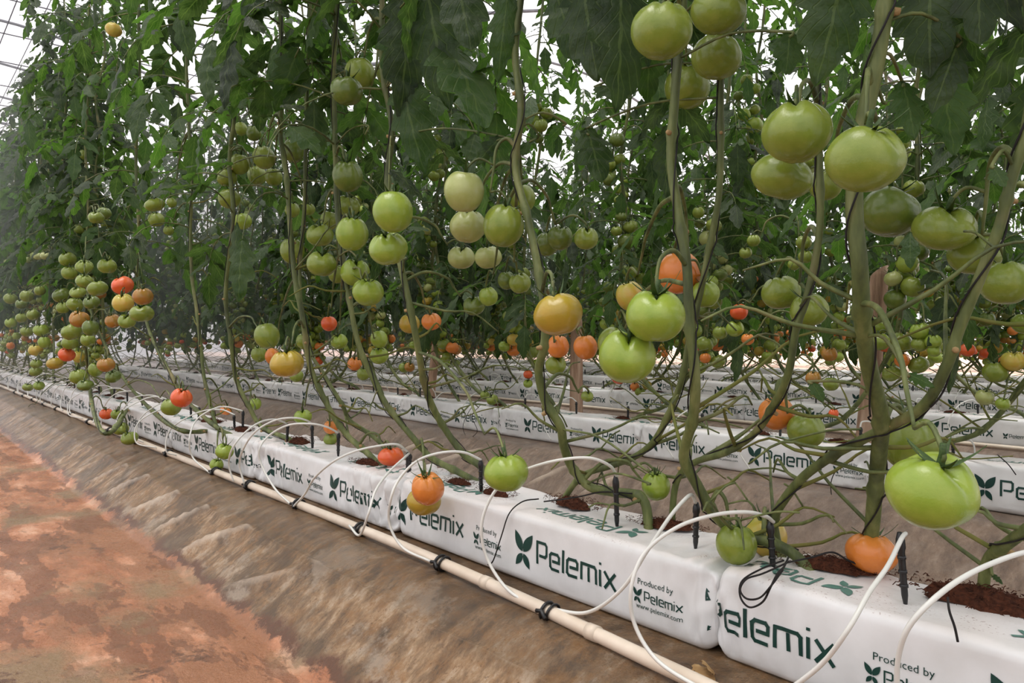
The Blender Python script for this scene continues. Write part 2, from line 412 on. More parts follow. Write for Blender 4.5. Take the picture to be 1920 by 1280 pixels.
def bag_pt(x, q, seed, off=0.0):
    """x 0..1 along the bag (0 = far end)"""
    y, z, ny, nz = section(q)
    e = min(x, 1 - x)
    tp = 1 - 0.40 * (1 - sm(-0.01, 0.035, e)) ** 2 if e < 0.035 else 1.0
    bul = 0.006 * math.sin(PI * min(1, max(0, z / BH))) * (0.6 + 0.4 * math.sin(x * 7 + seed))
    n1 = noise.noise(Vector((x * 5 + seed * 3.1, q * 9, seed)))
    n2 = noise.noise(Vector((x * 16 + seed * 1.7, q * 14, seed + 4)))
    endw = math.exp(-e / (0.07 if CR[0] < 1.5 else 0.14))
    n3 = (noise.noise(Vector((x * 42, q * 13 + x * 10, seed + 9))) + .5 * noise.noise(Vector((x * 90, q * 30, seed + 2)))) * endw
    d = bul + 0.006 * n1 + 0.003 * n2 + 0.015 * n3 * CR[0]
    if nz < -0.5: d = 0
    d += off
    yc, zc = BW / 2, BH * 0.45
    y = yc + (y - yc) * (1 - (1 - tp) * 0.35) + ny * d
    z = zc + (z - zc) * (1 - (1 - tp) * 0.8) + nz * d
    return (x - 0.5 + (0.004 * n1 if e < 0.05 else 0), y - BW / 2, max(z, 0.001))

LET = {
 'P': (0.65, [[(0, 0), (0, 1), (.55, 1), (.65, .9), (.65, .5), (.55, .4), (.14, .4)]]),
 'e': (0.60, [[(.6, 0), (.1, 0), (0, .1), (0, .6), (.1, .7), (.5, .7), (.6, .6), (.6, .36), (.14, .36)]]),
 'l': (0.0, [[(0, 0), (0, 1)]]),
 'm': (0.90, [[(0, 0), (0, .7), (.8, .7), (.9, .6), (.9, 0)], [(.45, 0), (.45, .62)]]),
 'i': (0.0, [[(0, 0), (0, .7)], [(0, .9), (0, 1.0)]]),
 'x': (0.60, [[(0, 0), (.6, .7)], [(0, .7), (.6, 0)]]),
}
def word_quads(cap, pen=0.135, step=0.35):
    """quads of 'Pelemix' in metres, origin at the left of the base line"""
    Q = []; x0 = 0
    for ch in 'Pelemix':
        w, strokes = LET[ch]
        for st in strokes:
            for i in range(len(st) - 1):
                (ax, ay), (bx, by) = st[i], st[i + 1]
                L = math.hypot(bx - ax, by - ay); dx, dy = (bx - ax) / L, (by - ay) / L
                h = pen / 2; e0 = h * 0.75; ex = h if (ch != 'x') else 0
                s0, s1 = -e0 if i > 0 else 0, L + (e0 if i < len(st) - 2 else 0)
                k = max(1, int((s1 - s0) / step + 0.5))
                for j in range(k):
                    a = s0 + (s1 - s0) * j / k; b = s0 + (s1 - s0) * (j + 1) / k
                    Q.append([((x0 + ax + dx * t - dy * g) * cap, (ay + dy * t + dx * g) * cap) for t, g in ((a, -h), (b, -h), (b, h), (a, h))])
        x0 += w + 0.25
    return Q, (x0 - 0.25) * cap
def petal(cx, cy, ang, L, wd):
    Q = []; n = 8
    prof = [0, .55, .85, 1.0, 1.0, .88, .66, .36, 0.0]
    for i in range(n):
        for sg in (-1, 1):
            a, b = i / n, (i + 1) / n
            pts = []
            for t, g in ((a, 0), (b, 0), (b, prof[i + 1] * sg), (a, prof[i] * sg)):
                s = t * L; o = g * wd * 0.5 + 0.12 * L * math.sin(t * PI) * 0
                pts.append((cx + math.cos(ang) * s - math.sin(ang) * o, cy + math.sin(ang) * s + math.cos(ang) * o))
            Q.append(pts if sg > 0 else pts[::-1])
    return Q
def leaf_logo(S):
    """four petals, S = full height; origin left bottom, width about 0.8 S"""
    cx, cy = 0.40 * S, 0.43 * S; q = []
    q += petal(cx - .02 * S, cy, math.radians(122), 0.62 * S, 0.27 * S)
    q += petal(cx + .02 * S, cy, math.radians(56), 0.60 * S, 0.27 * S)
    q += petal(cx - .02 * S, cy - .05 * S, math.radians(232), 0.44 * S, 0.20 * S)
    q += petal(cx + .02 * S, cy - .05 * S, math.radians(300), 0.44 * S, 0.20 * S)
    return q
_txt = {}
def font_tris(s, size):
    if s not in _txt:
        cu = bpy.data.curves.new('t', 'FONT'); cu.body = s; cu.size = 1; cu.resolution_u = 2
        o = bpy.data.objects.new('t', cu); COL.objects.link(o)
        me = bpy.data.meshes.new_from_object(o.evaluated_get(bpy.context.evaluated_depsgraph_get()))
        me.calc_loop_triangles()
        _txt[s] = ([(v.co.x, v.co.y) for v in me.vertices], [tuple(t.vertices) for t in me.loop_triangles])
        bpy.data.objects.remove(o); bpy.data.curves.remove(cu); bpy.data.meshes.remove(me)
    v, t = _txt[s]
    return [(x * size, y * size) for x, y in v], t

CR = [1.0]
def make_bag(seed, phase, lod=0, crumple=1.0):
    CR[0] = crumple
    mb = MB()
    nxs = sorted(set([0, .003, .007, .012, .017, .022, .028, .034, .042, .05, .06, .07] + [1 - a for a in (0, .003, .007, .012, .017, .022, .028, .034, .042, .05, .06, .07)] + list(np.linspace(.08, .92, 130 if lod == 0 else 14))))
    nq = 96 if lod == 0 else 40
    vs = [bag_pt(x, PER * k / nq, seed) for x in nxs for k in range(nq)]
    fs = []
    for i in range(len(nxs) - 1):
        for k in range(nq):
            k2 = (k + 1) % nq
            fs.append((i * nq + k, (i + 1) * nq + k, (i + 1) * nq + k2, i * nq + k2))
    fs.append(tuple(range(nq))); fs.append(tuple(range((len(nxs) - 1) * nq, len(nxs) * nq))[::-1])
    mb.add(vs, fs, 0)
    def print_q(quads, x0, q0, mat, flip=False, zscale=1):
        for Q in quads:
            P = []
            for (a, b) in Q:
                xx, qq = (x0 + a, q0 + b) if not flip else (x0 - a, q0 - b)
                P.append((xx, qq))
            if any(p[0] < 0.004 or p[0] > 0.996 for p in P): continue
            mb.add([bag_pt(x, q, seed, 0.0011) for x, q in P], [tuple(range(len(P)))], mat)
    def print_t(s, size, x0, q0, mat):
        v, t = font_tris(s, size)
        P = [(x0 + a, q0 + b) for a, b in v]
        if any(p[0] < 0.004 or p[0] > 0.996 for p in P): return
        mb.add([bag_pt(x, q, seed, 0.0011) for x, q in P], t, mat)
    x = phase - 0.98
    big, wbig = word_quads(0.046); small, ws = word_quads(0.0165)
    while x < 1.0:
        z0 = 0.034 - 0.012
        print_q(leaf_logo(0.080), x, z0, 1)
        print_q(big, x + 0.075, z0 + 0.018, 1)
        if lod == 0:
            print_t('Produced by', 0.0155, x + 0.352, z0 + 0.048, 1)
            print_t('www.pelemix.com', 0.0135, x + 0.348, z0 + 0.004, 1)
        print_q(leaf_logo(0.030), x + 0.340, z0 + 0.013, 1)
        print_q(small, x + 0.368, z0 + 0.020, 1)
        # the print on the upper side faces the other way
        qt = FR + PI * 0.006 + 0.092
        print_q(leaf_logo(0.062), x + 0.30, qt - 0.005, 2, True)
        print_q(big, x + 0.235, qt - 0.02, 2, True)
        x += 0.49
    return mb.mesh('grow_bag', [M_bag, M_ink, M_inkt])

def coir_mound(rx, ry, h, seed):
    mb = MB(); rr = random.Random(seed); n = 26; rings = 8
    vs = [(0, 0, h)]
    for j in range(1, rings + 1):
        for k in range(n):
            a = 2 * PI * k / n; r = j / rings
            wob = 1 + 0.32 * noise.noise(Vector((math.cos(a) * 2, math.sin(a) * 2, seed))) + 0.12 * rr.uniform(-1, 1) * r
            z = h * (1 - r ** 1.6) + (0.3 * h * noise.noise(Vector((r * 6 * math.cos(a), r * 6 * math.sin(a), seed + 3))) if j < rings else -0.004)
            vs.append((rx * r * wob * math.cos(a), ry * r * wob * math.sin(a), z))
    fs = [(0, 1 + k, 1 + (k + 1) % n) for k in range(n)]
    for j in range(rings - 1):
        for k in range(n):
            a, b = 1 + j * n + k, 1 + j * n + (k + 1) % n
            fs.append((a, a + n, b + n, b))
    mb.add(vs, fs)
    for k in range(330):               # fibres and crumbs
        a = rr.uniform(0, 2 * PI); r = rr.random() ** 0.6 * 1.7
        p = Vector((rx * r * math.cos(a), ry * r * math.sin(a), max(0.001, h * (1 - r ** 1.6)) + 0.001))
        if rr.random() < 0.35:
            d = Vector((rr.uniform(-1, 1), rr.uniform(-1, 1), rr.uniform(-.1, .3))).normalized() * rr.uniform(.004, .012)
            tube(mb, [p, p + d * .5 + Vector((0, 0, .002)), p + d], 0.0006, 3)
        else:
            s = rr.uniform(.0012, .0034)
            q = [p + Vector((rr.uniform(-s, s), rr.uniform(-s, s), rr.uniform(0, s))) for _ in range(4)]
            mb.add(q, [(0, 1, 2), (0, 2, 3), (0, 3, 1), (1, 3, 2)])
    return mb.mesh('coir_mound', [M_coir], smooth=False)
COIR = [coir_mound(.060, .030, .011, s) for s in range(4)]

ORD = ['first', 'second', 'third', 'fourth', 'fifth', 'sixth', 'seventh', 'eighth', 'ninth', 'tenth', 'eleventh', 'twelfth']
ROWN = ['front', 'second', 'third', 'fourth', 'fifth', 'sixth']
bag_variants = [make_bag(10 + i, ph, 0) for i, ph in enumerate((0.12, 0.33, 0.05, 0.22))]
bag_far = [make_bag(20 + i, ph, 1) for i, ph in enumerate((0.2, 0.4, 0.06))]
front_phase = [-0.092 + .49, 0.0 + .49, 0.13 + .49, 0.34, 0.2]
FRONTLAB = ['white grow bag cut off by the right edge, elemix beside its left end',
            'white grow bag with full logo and small web address, second from the right',
            'white grow bag with crumpled right end, just left of the orange tomato pair',
            'white grow bag with rounded shoulders, fourth from the right in the front row',
            'white grow bag crossed by several white drip tubes, fifth from the right in front']
def row_seams(row): return 0.716 + 0.37 * row if row else 0.716
bags = []
for row in range(6):
    Yc = 1.15 + ROWSP * row
    s0 = (0.716 + 0.43 * row) % 1.0
    k0 = -1 if row == 0 else int(math.floor(0.267 * (Yc - .1) - s0)) - 0
    kmax = 17 if row == 0 else 15
    cnt = 0
    for k in range(k0, kmax):
        s = s0 + k + 0.5                      # centre, distance along the row
        if row == 0 and k < 4: me = make_bag(k + 2, front_phase[k + 1], 0, 1.0 if k != 1 else 2.2)
        elif row == 0 or (row == 1 and s < 7): me = bag_variants[(k + row) % 4]
        else: me = bag_far[(k * 2 + row) % 3]
        o = put('grow_bag', me, None, (-s, Yc + R.uniform(-.006, .006), 0.0), (0, 0, R.uniform(-.008, .008)))
        cnt += 1
        if row == 0:
            if cnt <= 5: lab = FRONTLAB[cnt - 1]
            elif cnt <= 9: lab = 'white printed grow bag, %s from the right in the front row' % ORD[cnt - 1]
            else: lab = 'white grow bag far along the front row at the left, behind many drip tubes'
        elif row == 1 and cnt <= 8: lab = 'white printed grow bag, %s from the right in the second row' % ORD[cnt - 1]
        elif row == 1: lab = 'white grow bag far left in the second row, behind the front stems'
        elif row == 2 and cnt <= 4: lab = 'white printed grow bag, %s from the right in the third row' % ORD[cnt - 1]
        else: lab = 'white grow bag further along the %s row, half hidden by stems' % ROWN[row]
        tag(o, lab, 'grow bag', 'white grow bags in the %s row' % ROWN[row])
        bags.append((row, s, o))
        if row == 0 and k < 4: continue
        for hx in (-.3, .05, .36):
            if row < 3 and R.random() < 0.7:
                c = put('coir_mound', COIR[R.randrange(4)], o, (hx + R.uniform(-.05, .05), 0.0, BH + 0.004), (0, 0, R.uniform(-.3, .3)), 0.8)
def bag_at(s, row=0):
    return min((b for b in bags if b[0] == row), key=lambda b: abs(b[1] - s))[2]
for i, (px, py, sc) in enumerate([(1075, 945, 1.0), (1250, 985, .9), (1855, 1118, 1.35), (1560, 1062, 1.0), (690, 868, .9), (560, 828, 1.1), (860, 905, .7), (455, 806, 1.0), (930, 925, .8), (395, 790, 1.1)]):
    p = Wz(px, py, BH + .003); b_ = bag_at(-p.x)
    lx = p.x - b_.location.x; lx = max(-.42, min(.42, lx)); ly = max(-.06, min(.06, p.y - b_.location.y))
    put('coir_mound', COIR[i % 4], b_, (lx, ly, BH + 0.006), (0, 0, R.uniform(-.3, .3)), sc)

# ---------------------------------------------------------------- irrigation pipes
def make_pipe(pts, r):
    mb = MB(); sp = spline(pts, 14); tube(mb, sp, r, 14); return mb.mesh('irrigation_pipe', [M_pipe])
pp = [(.9, .90, .016), (-.35, .905, .016), (-.7, .925, .015), (-1.1, .955, .015), (-1.6, .975, .015), (-2.5, .975, .015), (-4, .97, .015), (-8, .97, .015), (-17, .97, .015)]
pipe = put('irrigation_pipe', make_pipe(pp, 0.0125)); tag(pipe, 'cream plastic irrigation pipe lying along the foot of the front row of bags', 'pipe', 'irrigation pipes')
psp = [Vector(p[:3]) for p in spline(pp, 14)]
def pipe_at(x):
    for a, b_ in zip(psp, psp[1:]):
        if b_.x <= x <= a.x:
            return a.lerp(b_, (a.x - x) / max(1e-9, (a.x - b_.x)))
    return psp[-1]
mb = MB()
tube(mb, [(.004 * math.sin(a) - .006, .0165 * math.cos(a), .0165 * math.sin(a)) for a in np.linspace(0, 2 * PI, 20)], 0.0035, 6)
tube(mb, [(.010 + .004 * math.sin(a), .0165 * math.cos(a), .0165 * math.sin(a)) for a in np.linspace(0, 2 * PI, 20)], 0.0028, 6)
tube(mb, [(-.012, -.022, .004), (0, -.019, .006), (.014, -.024, -.004)], 0.0042, 6)
clip_me = mb.mesh('pipe_clip', [M_stake])
mb = MB(); tube(mb, [(-.012, 0, 0), (.012, 0, 0)], .0142, 14); coupl_me = mb.mesh('coupling', [M_pipe])
for px in (545, 455, 660, 393, 815, 1030, 905, 1120):
    u = (px - 960) / F; X = (-CT + u * ST) / (ST + u * CT) * .95; p = pipe_at(X)
    me = clip_me if px not in (905, 1120) else coupl_me
    put('pipe_clip' if me is clip_me else 'coupling', me, pipe, p, (0, 0, .02))
for i in range(10):
    p = pipe_at(-3.5 - i * .55); put('pipe_clip', clip_me, pipe, p)
for row in (2, 3):
    yy_ = 1.15 + ROWSP * row - 0.16
    o = put('irrigation_pipe', make_pipe([(-.4, yy_, .015), (-3, yy_ + .01, .014), (-7, yy_, .015), (-13, yy_, .015)], .010))
    tag(o, 'white irrigation pipe along the foot of the %s row of bags' % ROWN[row], 'pipe', 'irrigation pipes')

# ---------------------------------------------------------------- drip tubes and stakes
mb = MB()
tube(mb, [(0, 0, 0.0), (0, 0, .012), (0, 0, .058), (0, 0, .062), (0, 0, .070), (0, 0, .078)], [.0022, .0042, .0046, .0060, .0058, .0030], 8)
for z in (.02, .035, .05): tube(mb, [(0, 0, z), (0, 0, z + .003)], .0055, 8)
stake_me = mb.mesh('stake', [M_stake])
def drip(pts, label, r=0.0032, group='white drip tubes of the front row'):
    o = bpy.data.objects.new('drip_line', None); COL.objects.link(o)
    end = Vector(pts[-1]); o.location = (end.x, end.y, BH)
    tag(o, label, 'drip tube', group)
    mb = MB(); tube(mb, [Vector(p[:3]) - o.location for p in spline(pts, 9)], r, 8)
    put('tube', mb.mesh('drip_tube', [M_tube]), o)
    s = put('stake', stake_me, o, (0, 0, -.004), (R.uniform(-.08, .08), R.uniform(-.08, .08), 0)); h = (end.z - BH) / .074
    s.scale = (1.15, 1.15, max(.6, h))
    return o
def dpix(pl, ys):
    """pixel list with distances across the rows"""
    return [W(x, y, Y) for (x, y), Y in zip(pl, ys)]
def ramp_y(n, a=.955, m=.92, e=1.13):
    out = []
    for i in range(n):
        t = i / (n - 1)
        out.append(a + (m - a) * min(1, t / .35) if t < .35 else m + (e - m) * ((t - .35) / .65) ** 1.2)
    return out
DT = [
 ([(1030, 1140), (960, 1112), (915, 1050), (903, 985), (925, 925), (965, 890), (1030, 866), (1100, 858), (1142, 872), (1157, 893)], 'white drip tube looping left from its clip, behind the lone big green tomato'),
 ([(1030, 1140), (1100, 1148), (1165, 1105), (1215, 1030), (1255, 970), (1285, 935), (1298, 928), (1304, 942)], 'white drip tube sweeping right across the small web address print'),
 ([(1330, 1300), (1235, 1240), (1190, 1170), (1184, 1100), (1210, 1035), (1270, 988), (1340, 965), (1400, 960), (1436, 968), (1450, 978)], 'long white drip tube arching over the seam between the two nearest bags'),
 ([(1470, 1300), (1540, 1245), (1590, 1180), (1630, 1110), (1665, 1060), (1690, 1010), (1698, 1000)], 'white drip tube rising steeply right of the elemix lettering'),
 ([(1682, 1300), (1684, 1235), (1702, 1178), (1745, 1128), (1800, 1086), (1862, 1055), (1930, 1034), (1985, 1040)], 'white drip tube bowing in front of the coir heap at the right edge'),
 ([(807, 1052), (755, 1026), (730, 980), (734, 930), (752, 893), (785, 862), (830, 848), (870, 848), (902, 862)], 'white drip tube looping round the logo left of the orange tomato pair'),
 ([(655, 985), (674, 1003), (690, 965), (704, 920), (728, 886), (758, 858), (767, 850)], 'short white drip tube crossing the crumpled bag end'),
 ([(550, 950), (572, 925), (590, 895), (625, 865), (665, 846), (708, 836), (745, 833), (764, 847)], 'white drip tube arching low over the red-orange tomato on the bag'),
 ([(545, 945), (515, 915), (490, 870), (487, 840), (505, 816), (540, 797), (581, 794), (612, 800), (634, 811)], 'white drip tube drawn around the logo of the fourth bag'),
 ([(458, 907), (449, 870), (458, 838), (480, 808), (515, 788), (550, 783), (575, 788), (586, 796)], 'white drip tube arching from clip to stake above the fourth bag'),
 ([(438, 903), (429, 870), (436, 840), (458, 812), (486, 792), (515, 786), (538, 794)], 'white drip tube behind two green tomatoes on the fifth bag'),
 ([(393, 886), (362, 858), (355, 825), (366, 790), (392, 770), (420, 762), (455, 770)], 'white drip tube arching below the red-orange tomato of the fifth bag'),
 ([(1405, 1300), (1450, 1290), (1600, 1290)], None),
]
for pl, lab in DT:
    if not lab: continue
    if pl[0][1] > 1200: ys_ = ramp_y(len(pl), .90, .88, 1.12)
    elif len(pl) == 7 and pl[0][0] == 1470: ys_ = ramp_y(len(pl), .86, .92, 1.12)
    else: ys_ = ramp_y(len(pl))
    drip(dpix(pl, ys_), lab)
s = 3.35
while s < 13:
    X = -s; p = pipe_at(X); dx = R.uniform(-.12, .2); f_ = R.uniform(-.05, .05)
    pts = [(X, p.y - .012, p.z + .01), (X + dx * .3 - .05, .93 + f_, .05), (X + dx * .5 - .08, .95 + f_, .14), (X + dx * .7 - .03, 1.02, .21), (X + dx, 1.09, .225), (X + dx + .06, 1.13, .205)]
    drip(pts, 'white drip tube arching from pipe to bag far along the front row', .0030)
    s += R.choice((.22, .3, .38))
for row in (1, 2, 3):
    Yc = 1.15 + ROWSP * row
    s = .3 * Yc - .3
    while s < 6 + row * 1.5:
        X = -s
        h = R.uniform(.19, .22)
        pts = [(X + .02, Yc + .115, .06), (X + .03, Yc + .10, .16), (X + .02, Yc + .06, h), (X, Yc + .02, h + .008), (X, Yc, h - .01)]
        if R.random() < .35: pts = [(X - .05, Yc - .13, .02), (X - .09, Yc - .14, .10), (X - .06, Yc - .09, .19), (X - .02, Yc - .03, h + .01), (X, Yc, h - .01)]
        drip(pts, 'short white drip tube on its black stake in the %s row' % ROWN[row], .0028, 'drip tubes of the %s row' % ROWN[row])
        s += R.uniform(.26, .42)

# ---------------------------------------------------------------- tomatoes
def tomato_mesh(shape, seg=44, rings=28):
    """unit radius fruit, centre at origin, stalk up +z"""
    mb = MB(); vs = []; rr = random.Random(shape * 5 + 1)
    lob = [0, 5, 4, 2, 6, 7][shape]; amp = [0.0, .05, .07, .10, .085, .055][shape]; sq = [.90, .84, .80, .80, .76, .88][shape]
    ph = 0 if shape == 3 else rr.uniform(0, 6)
    for j in range(rings + 1):
        th = PI * j / rings
        for k in range(seg):
            a = 2 * PI * k / seg
            top = max(0, math.cos(th)); bot = max(0, -math.cos(th))
            r = 1.0
            lb = (abs(math.cos(lob * a / 2 + ph)) ** 0.7 - .7) if lob else 0
            r *= 1 + amp * lb * (math.sin(th) ** .6) * (0.5 + 1.2 * top)
            r *= 1 + 0.03 * noise.noise(Vector((math.sin(th) * math.cos(a) * 1.3, math.sin(th) * math.sin(a) * 1.3, math.cos(th) + shape)))
            z = r * math.cos(th) * sq; x = r * math.sin(th)
            # square the shoulders a little, dimple round the stalk
            x *= 1 + .05 * math.sin(th) ** 2
            z -= .20 * math.exp(-(th / .36) ** 2); z += (.0, .10, .14, .34, .20, .08)[shape] * (lb if lob else 0) * math.exp(-(th / .85) ** 2)
            z += .05 * math.exp(-((PI - th) / .3) ** 2)
            vs.append((x * math.cos(a), x * math.sin(a), z))
    fs = []
    z0 = min(v[2] for v in vs); z1 = max(v[2] for v in vs); xm = sum(abs(v[0]) for v in vs) and max(abs(v[0]) for v in vs)
    vs = [(v[0] / xm, v[1] / xm, ((v[2] - z0) / (z1 - z0) * 2 - 1) * sq) for v in vs]
    for j in range(rings):
        for k in range(seg):
            k2 = (k + 1) % seg
            fs.append((j * seg + k, (j + 1) * seg + k, (j + 1) * seg + k2, j * seg + k2))
    mb.add(vs, fs)
    return mb, sq
def tomato_data(shape, col, _c={}):
    if (shape, col) not in _c:
        mb, sq = tomato_mesh(shape)
        _c[(shape, col)] = mb.mesh('tomato_' + col, [TM[col]])
    return _c[(shape, col)]
SQ = [.90, .84, .80, .80, .76, .88]
def calyx_mesh(seed):
    rr = random.Random(seed); mb = MB()
    n = rr.choice((5, 6, 6))
    for k in range(n):
        a = 2 * PI * k / n + rr.uniform(-.25, .25); L = rr.uniform(.55, .85); cu = rr.uniform(.15, .85)
        pts = []; w = [.05, .085, .08, .055, .03, .006]
        for i in range(6):
            t = i / 5
            pts.append((t * L, .02 + .16 * math.sin(t * 1.9) * .5 + cu * t * t - .10 * t * (1 - cu)))
        vs = []
        for (r, z), ww in zip(pts, w):
            for sg in (-1, 0, 1):
                vs.append((r * math.cos(a) - sg * ww * math.sin(a), r * math.sin(a) + sg * ww * math.cos(a), z + (.03 if sg == 0 else 0)))
        fs = [(i * 3 + j, (i + 1) * 3 + j, (i + 1) * 3 + j + 1, i * 3 + j + 1) for i in range(5) for j in range(2)]
        mb.add(vs, fs)
    tube(mb, [(0, 0, -.06), (0, 0, .08), (.02, 0, .3), (.06, .02, .5)], [.11, .085, .07, .065], 7)
    return mb.mesh('calyx', [M_calyx])
CAL = [calyx_mesh(i) for i in range(5)]

def add_tomato(parent, pos, r, col, shape=None, rot=None, calyx=True, label=None):
    shape = R.randrange(6) if shape is None else shape
    if rot is None: rot = (R.uniform(-.35, .35), R.uniform(-.35, .35), R.uniform(0, 6.28))
    t = put('tomato', tomato_data(shape, col), parent, pos, rot, r)
    if calyx:
        put('calyx', CAL[R.randrange(5)], t, (0, 0, SQ[shape] - .20), (0, 0, R.uniform(0, 6)), 1.15)
    if label: t['label'] = label
    return t

# ---------------------------------------------------------------- leaves
def leaflet_template(nl, nw, seed):
    rr = random.Random(seed); co = []; fs = []
    lobes = rr.choice((3.0, 3.5, 4.0)); curl = rr.uniform(.10, .5); fold = rr.uniform(.1, .45); tw = rr.uniform(-.5, .5); asym = rr.uniform(-.1, .1)
    for i in range(nl + 1):
        u = i / nl
        base = math.sin(PI * u ** .72) ** .85 if 0 < u < 1 else 0
        s = (u * lobes) % 1.0
        tooth = 1 - .50 * (1 - s) ** 1.5 * (1 if .08 < u < .93 else 0) * (1 - .5 * u)
        w = .225 * base * tooth
        for j in range(-nw, nw + 1):
            v = j / nw
            tip = .05 * abs(v) * (1 if u > .05 else 0) * (1 - u)         # lobes point forward
            wy = w * v * (1 + asym * (1 if v > 0 else -1))
            z = -fold * abs(wy) * (1 - .3 * u) - curl * u * u * .6 + tw * wy * u
            z += .022 * math.sin(u * 19 + abs(v) * 4 + seed) * abs(v) + .018 * math.sin(u * 31 + seed * 2) * (1 - abs(v))
            co.append((u + tip - .10 * curl * u * u, wy, z, u, v))
    k = 2 * nw + 1
    for i in range(nl):
        for j in range(2 * nw): fs.append((i * k + j, (i + 1) * k + j, (i + 1) * k + j + 1, i * k + j + 1))
    return np.array(co), fs
TL = [leaflet_template(11, 2, i) for i in range(7)]
TH_ = [leaflet_template(24, 3, 20 + i) for i in range(8)]
AVOID = []          # (camera-independent) fruit and bare stems that the leaves hang clear of: centre, radius
AOFF = [None]
def hides(c):
    if AOFF[0] is None: return False
    c = Vector(c) + AOFF[0]; e = Vector((0, 0, CZ)); dc = (c - e).length; dn = (c - e) / dc
    for q, r in AVOID:
        v = q - e; t = v.dot(dn)
        if t > dc - .03 and (v - dn * t).length < r: return True
    return False
def add_leaflet(mb, base, d, n, L, rr, hi=False, wide=1.0, tpl=None, shade=None):
    if AOFF[0] is not None:
        b0 = Vector(base); dv = Vector(tuple(float(q) for q in d)).normalized() * L
        if hides(b0 + dv * .25) or hides(b0 + dv * .55) or hides(b0 + dv * .85): return
    T = TH_ if hi else TL
    co, fs = T[rr.randrange(len(T))] if tpl is None else T[tpl % len(T)]
    d = np.array(d); d = d / np.linalg.norm(d); n = np.array(n) - d * np.dot(n, d)
    ln = np.linalg.norm(n); n = n / ln if ln > 1e-5 else np.array([0, 0, 1.0])
    s = np.cross(n, d)
    P = np.array(base) + L * (co[:, :1] * d + co[:, 1:2] * wide * s + co[:, 2:3] * n)
    rnd = rr.random() if shade is None else shade
    mb.add(P.tolist(), fs, 0, [(a, b, rnd) for a, b in co[:, 3:5].tolist()])
def add_leaf(mb, base, az, L, rr, hi=False, drop=None, petmat=1):
    """compound leaf: rachis arching out along azimuth az and hanging down"""
    drop = rr.uniform(.0, .95) if drop is None else drop
    out = np.array([math.cos(az), math.sin(az), 0]); side = np.array([-math.sin(az), math.cos(az), 0])
    pts = []; n = 7; el = rr.uniform(.1, .6); p = np.array(base, float); a = el
    sidew = rr.uniform(-.25, .25)
    for i in range(n + 1):
        pts.append(p.copy()); a -= (drop + .5) * 1.7 / n * (0.7 + .6 * i / n)
        a = max(a, -1.5)
        p = p + (out * math.cos(a) + np.array([0, 0, math.sin(a)]) + side * sidew * i / n) * L / n
    tube(mb, pts, [.0032 * (1 - .7 * i / n) * (L / .35) for i in range(n + 1)], 5, petmat, False)
    shade = rr.random()
    def at(t):
        x = t * n; i = min(n - 1, int(x)); f = x - i
        return pts[i] * (1 - f) + pts[i + 1] * f, (pts[i + 1] - pts[i])
    def sh(): return min(1, max(0, shade + rr.uniform(-.25, .25)))
    for t, sz in ((.38, .26), (.60, .36), (.80, .36)):
        for sg in (-1, 1):
            p, d = at(t + rr.uniform(-.03, .03)); d = d / np.linalg.norm(d)
            dirn = d * rr.uniform(.2, .8) + side * sg + np.array([0, 0, -rr.uniform(-.1, .75)])
            nn = np.array([0, 0, 1.0]) + out * rr.uniform(-.2, .8) + side * rr.uniform(-.6, .6)
            add_leaflet(mb, p, dirn, nn, L * sz * rr.uniform(.85, 1.2), rr, hi, rr.uniform(.9, 1.25), shade=sh())
    if rr.random() < .6:
        for sg in (-1, 1):
            p, d = at(.70); add_leaflet(mb, p, d * 3 + side * sg, np.array([0, 0, 1.0]) + out * .4, L * .14, rr, hi, 1.1, shade=sh())
    p, d = at(1.0); d = d / np.linalg.norm(d)
    add_leaflet(mb, p, d + np.array([0, 0, -.25]), out + np.array([0, 0, .5]), L * .45 * rr.uniform(.9, 1.15), rr, hi, 1.15, shade=sh())

def foliage(mb, stem, zlo, zhi, count, rr, hi=False, spread=1.0):
    """stem(z) -> point on the stem"""
    az = rr.uniform(0, 6.28)
    for i in range(count):
        z = zlo + (zhi - zlo) * ((i + rr.random()) / count) ** 1.25
        az += 2.4 + rr.uniform(-.4, .4)
        L = rr.uniform(.26, .42) * spread * (0.75 + .25 * min(1, (3.2 - z) / .8))
        add_leaf(mb, stem(z), az, L, rr, hi)

def add_stem(mb, pts, r, rr, n=9, nodes=True):
    sp = spline([tuple(p) for p in pts], 6)
    L = 0; rad = []
    prev = Vector(sp[0][:3]); m = len(sp)
    nxt = rr.uniform(.05, .14); marks = []
    for i, p in enumerate(sp):
        v = Vector(p[:3]); L += (v - prev).length; prev = v
        q = r * (1 - .35 * i / m) * (1 + .07 * noise.noise(v * 14))
        if L > nxt and nodes:
            q *= 1.28; nxt = L + rr.uniform(.10, .20); marks.append((v, i))
        rad.append(q)
    tube(mb, sp, rad, n, 0)
    for v, i in marks:
        if rr.random() < .75:           # cut leaf scars
            t = Vector(sp[min(i + 1, m - 1)][:3]) - Vector(sp[max(i - 1, 0)][:3]); t.normalize()
            o = t.orthogonal().normalized(); o.rotate(Matrix.Rotation(rr.uniform(0, 6.28), 3, t))
            tube(mb, [v + o * rad[i] * .4, v + o * rad[i] * (1.25 + rr.random() * .5)], [rad[i] * .55, rad[i] * .38], 7, 1)
    return sp, rad

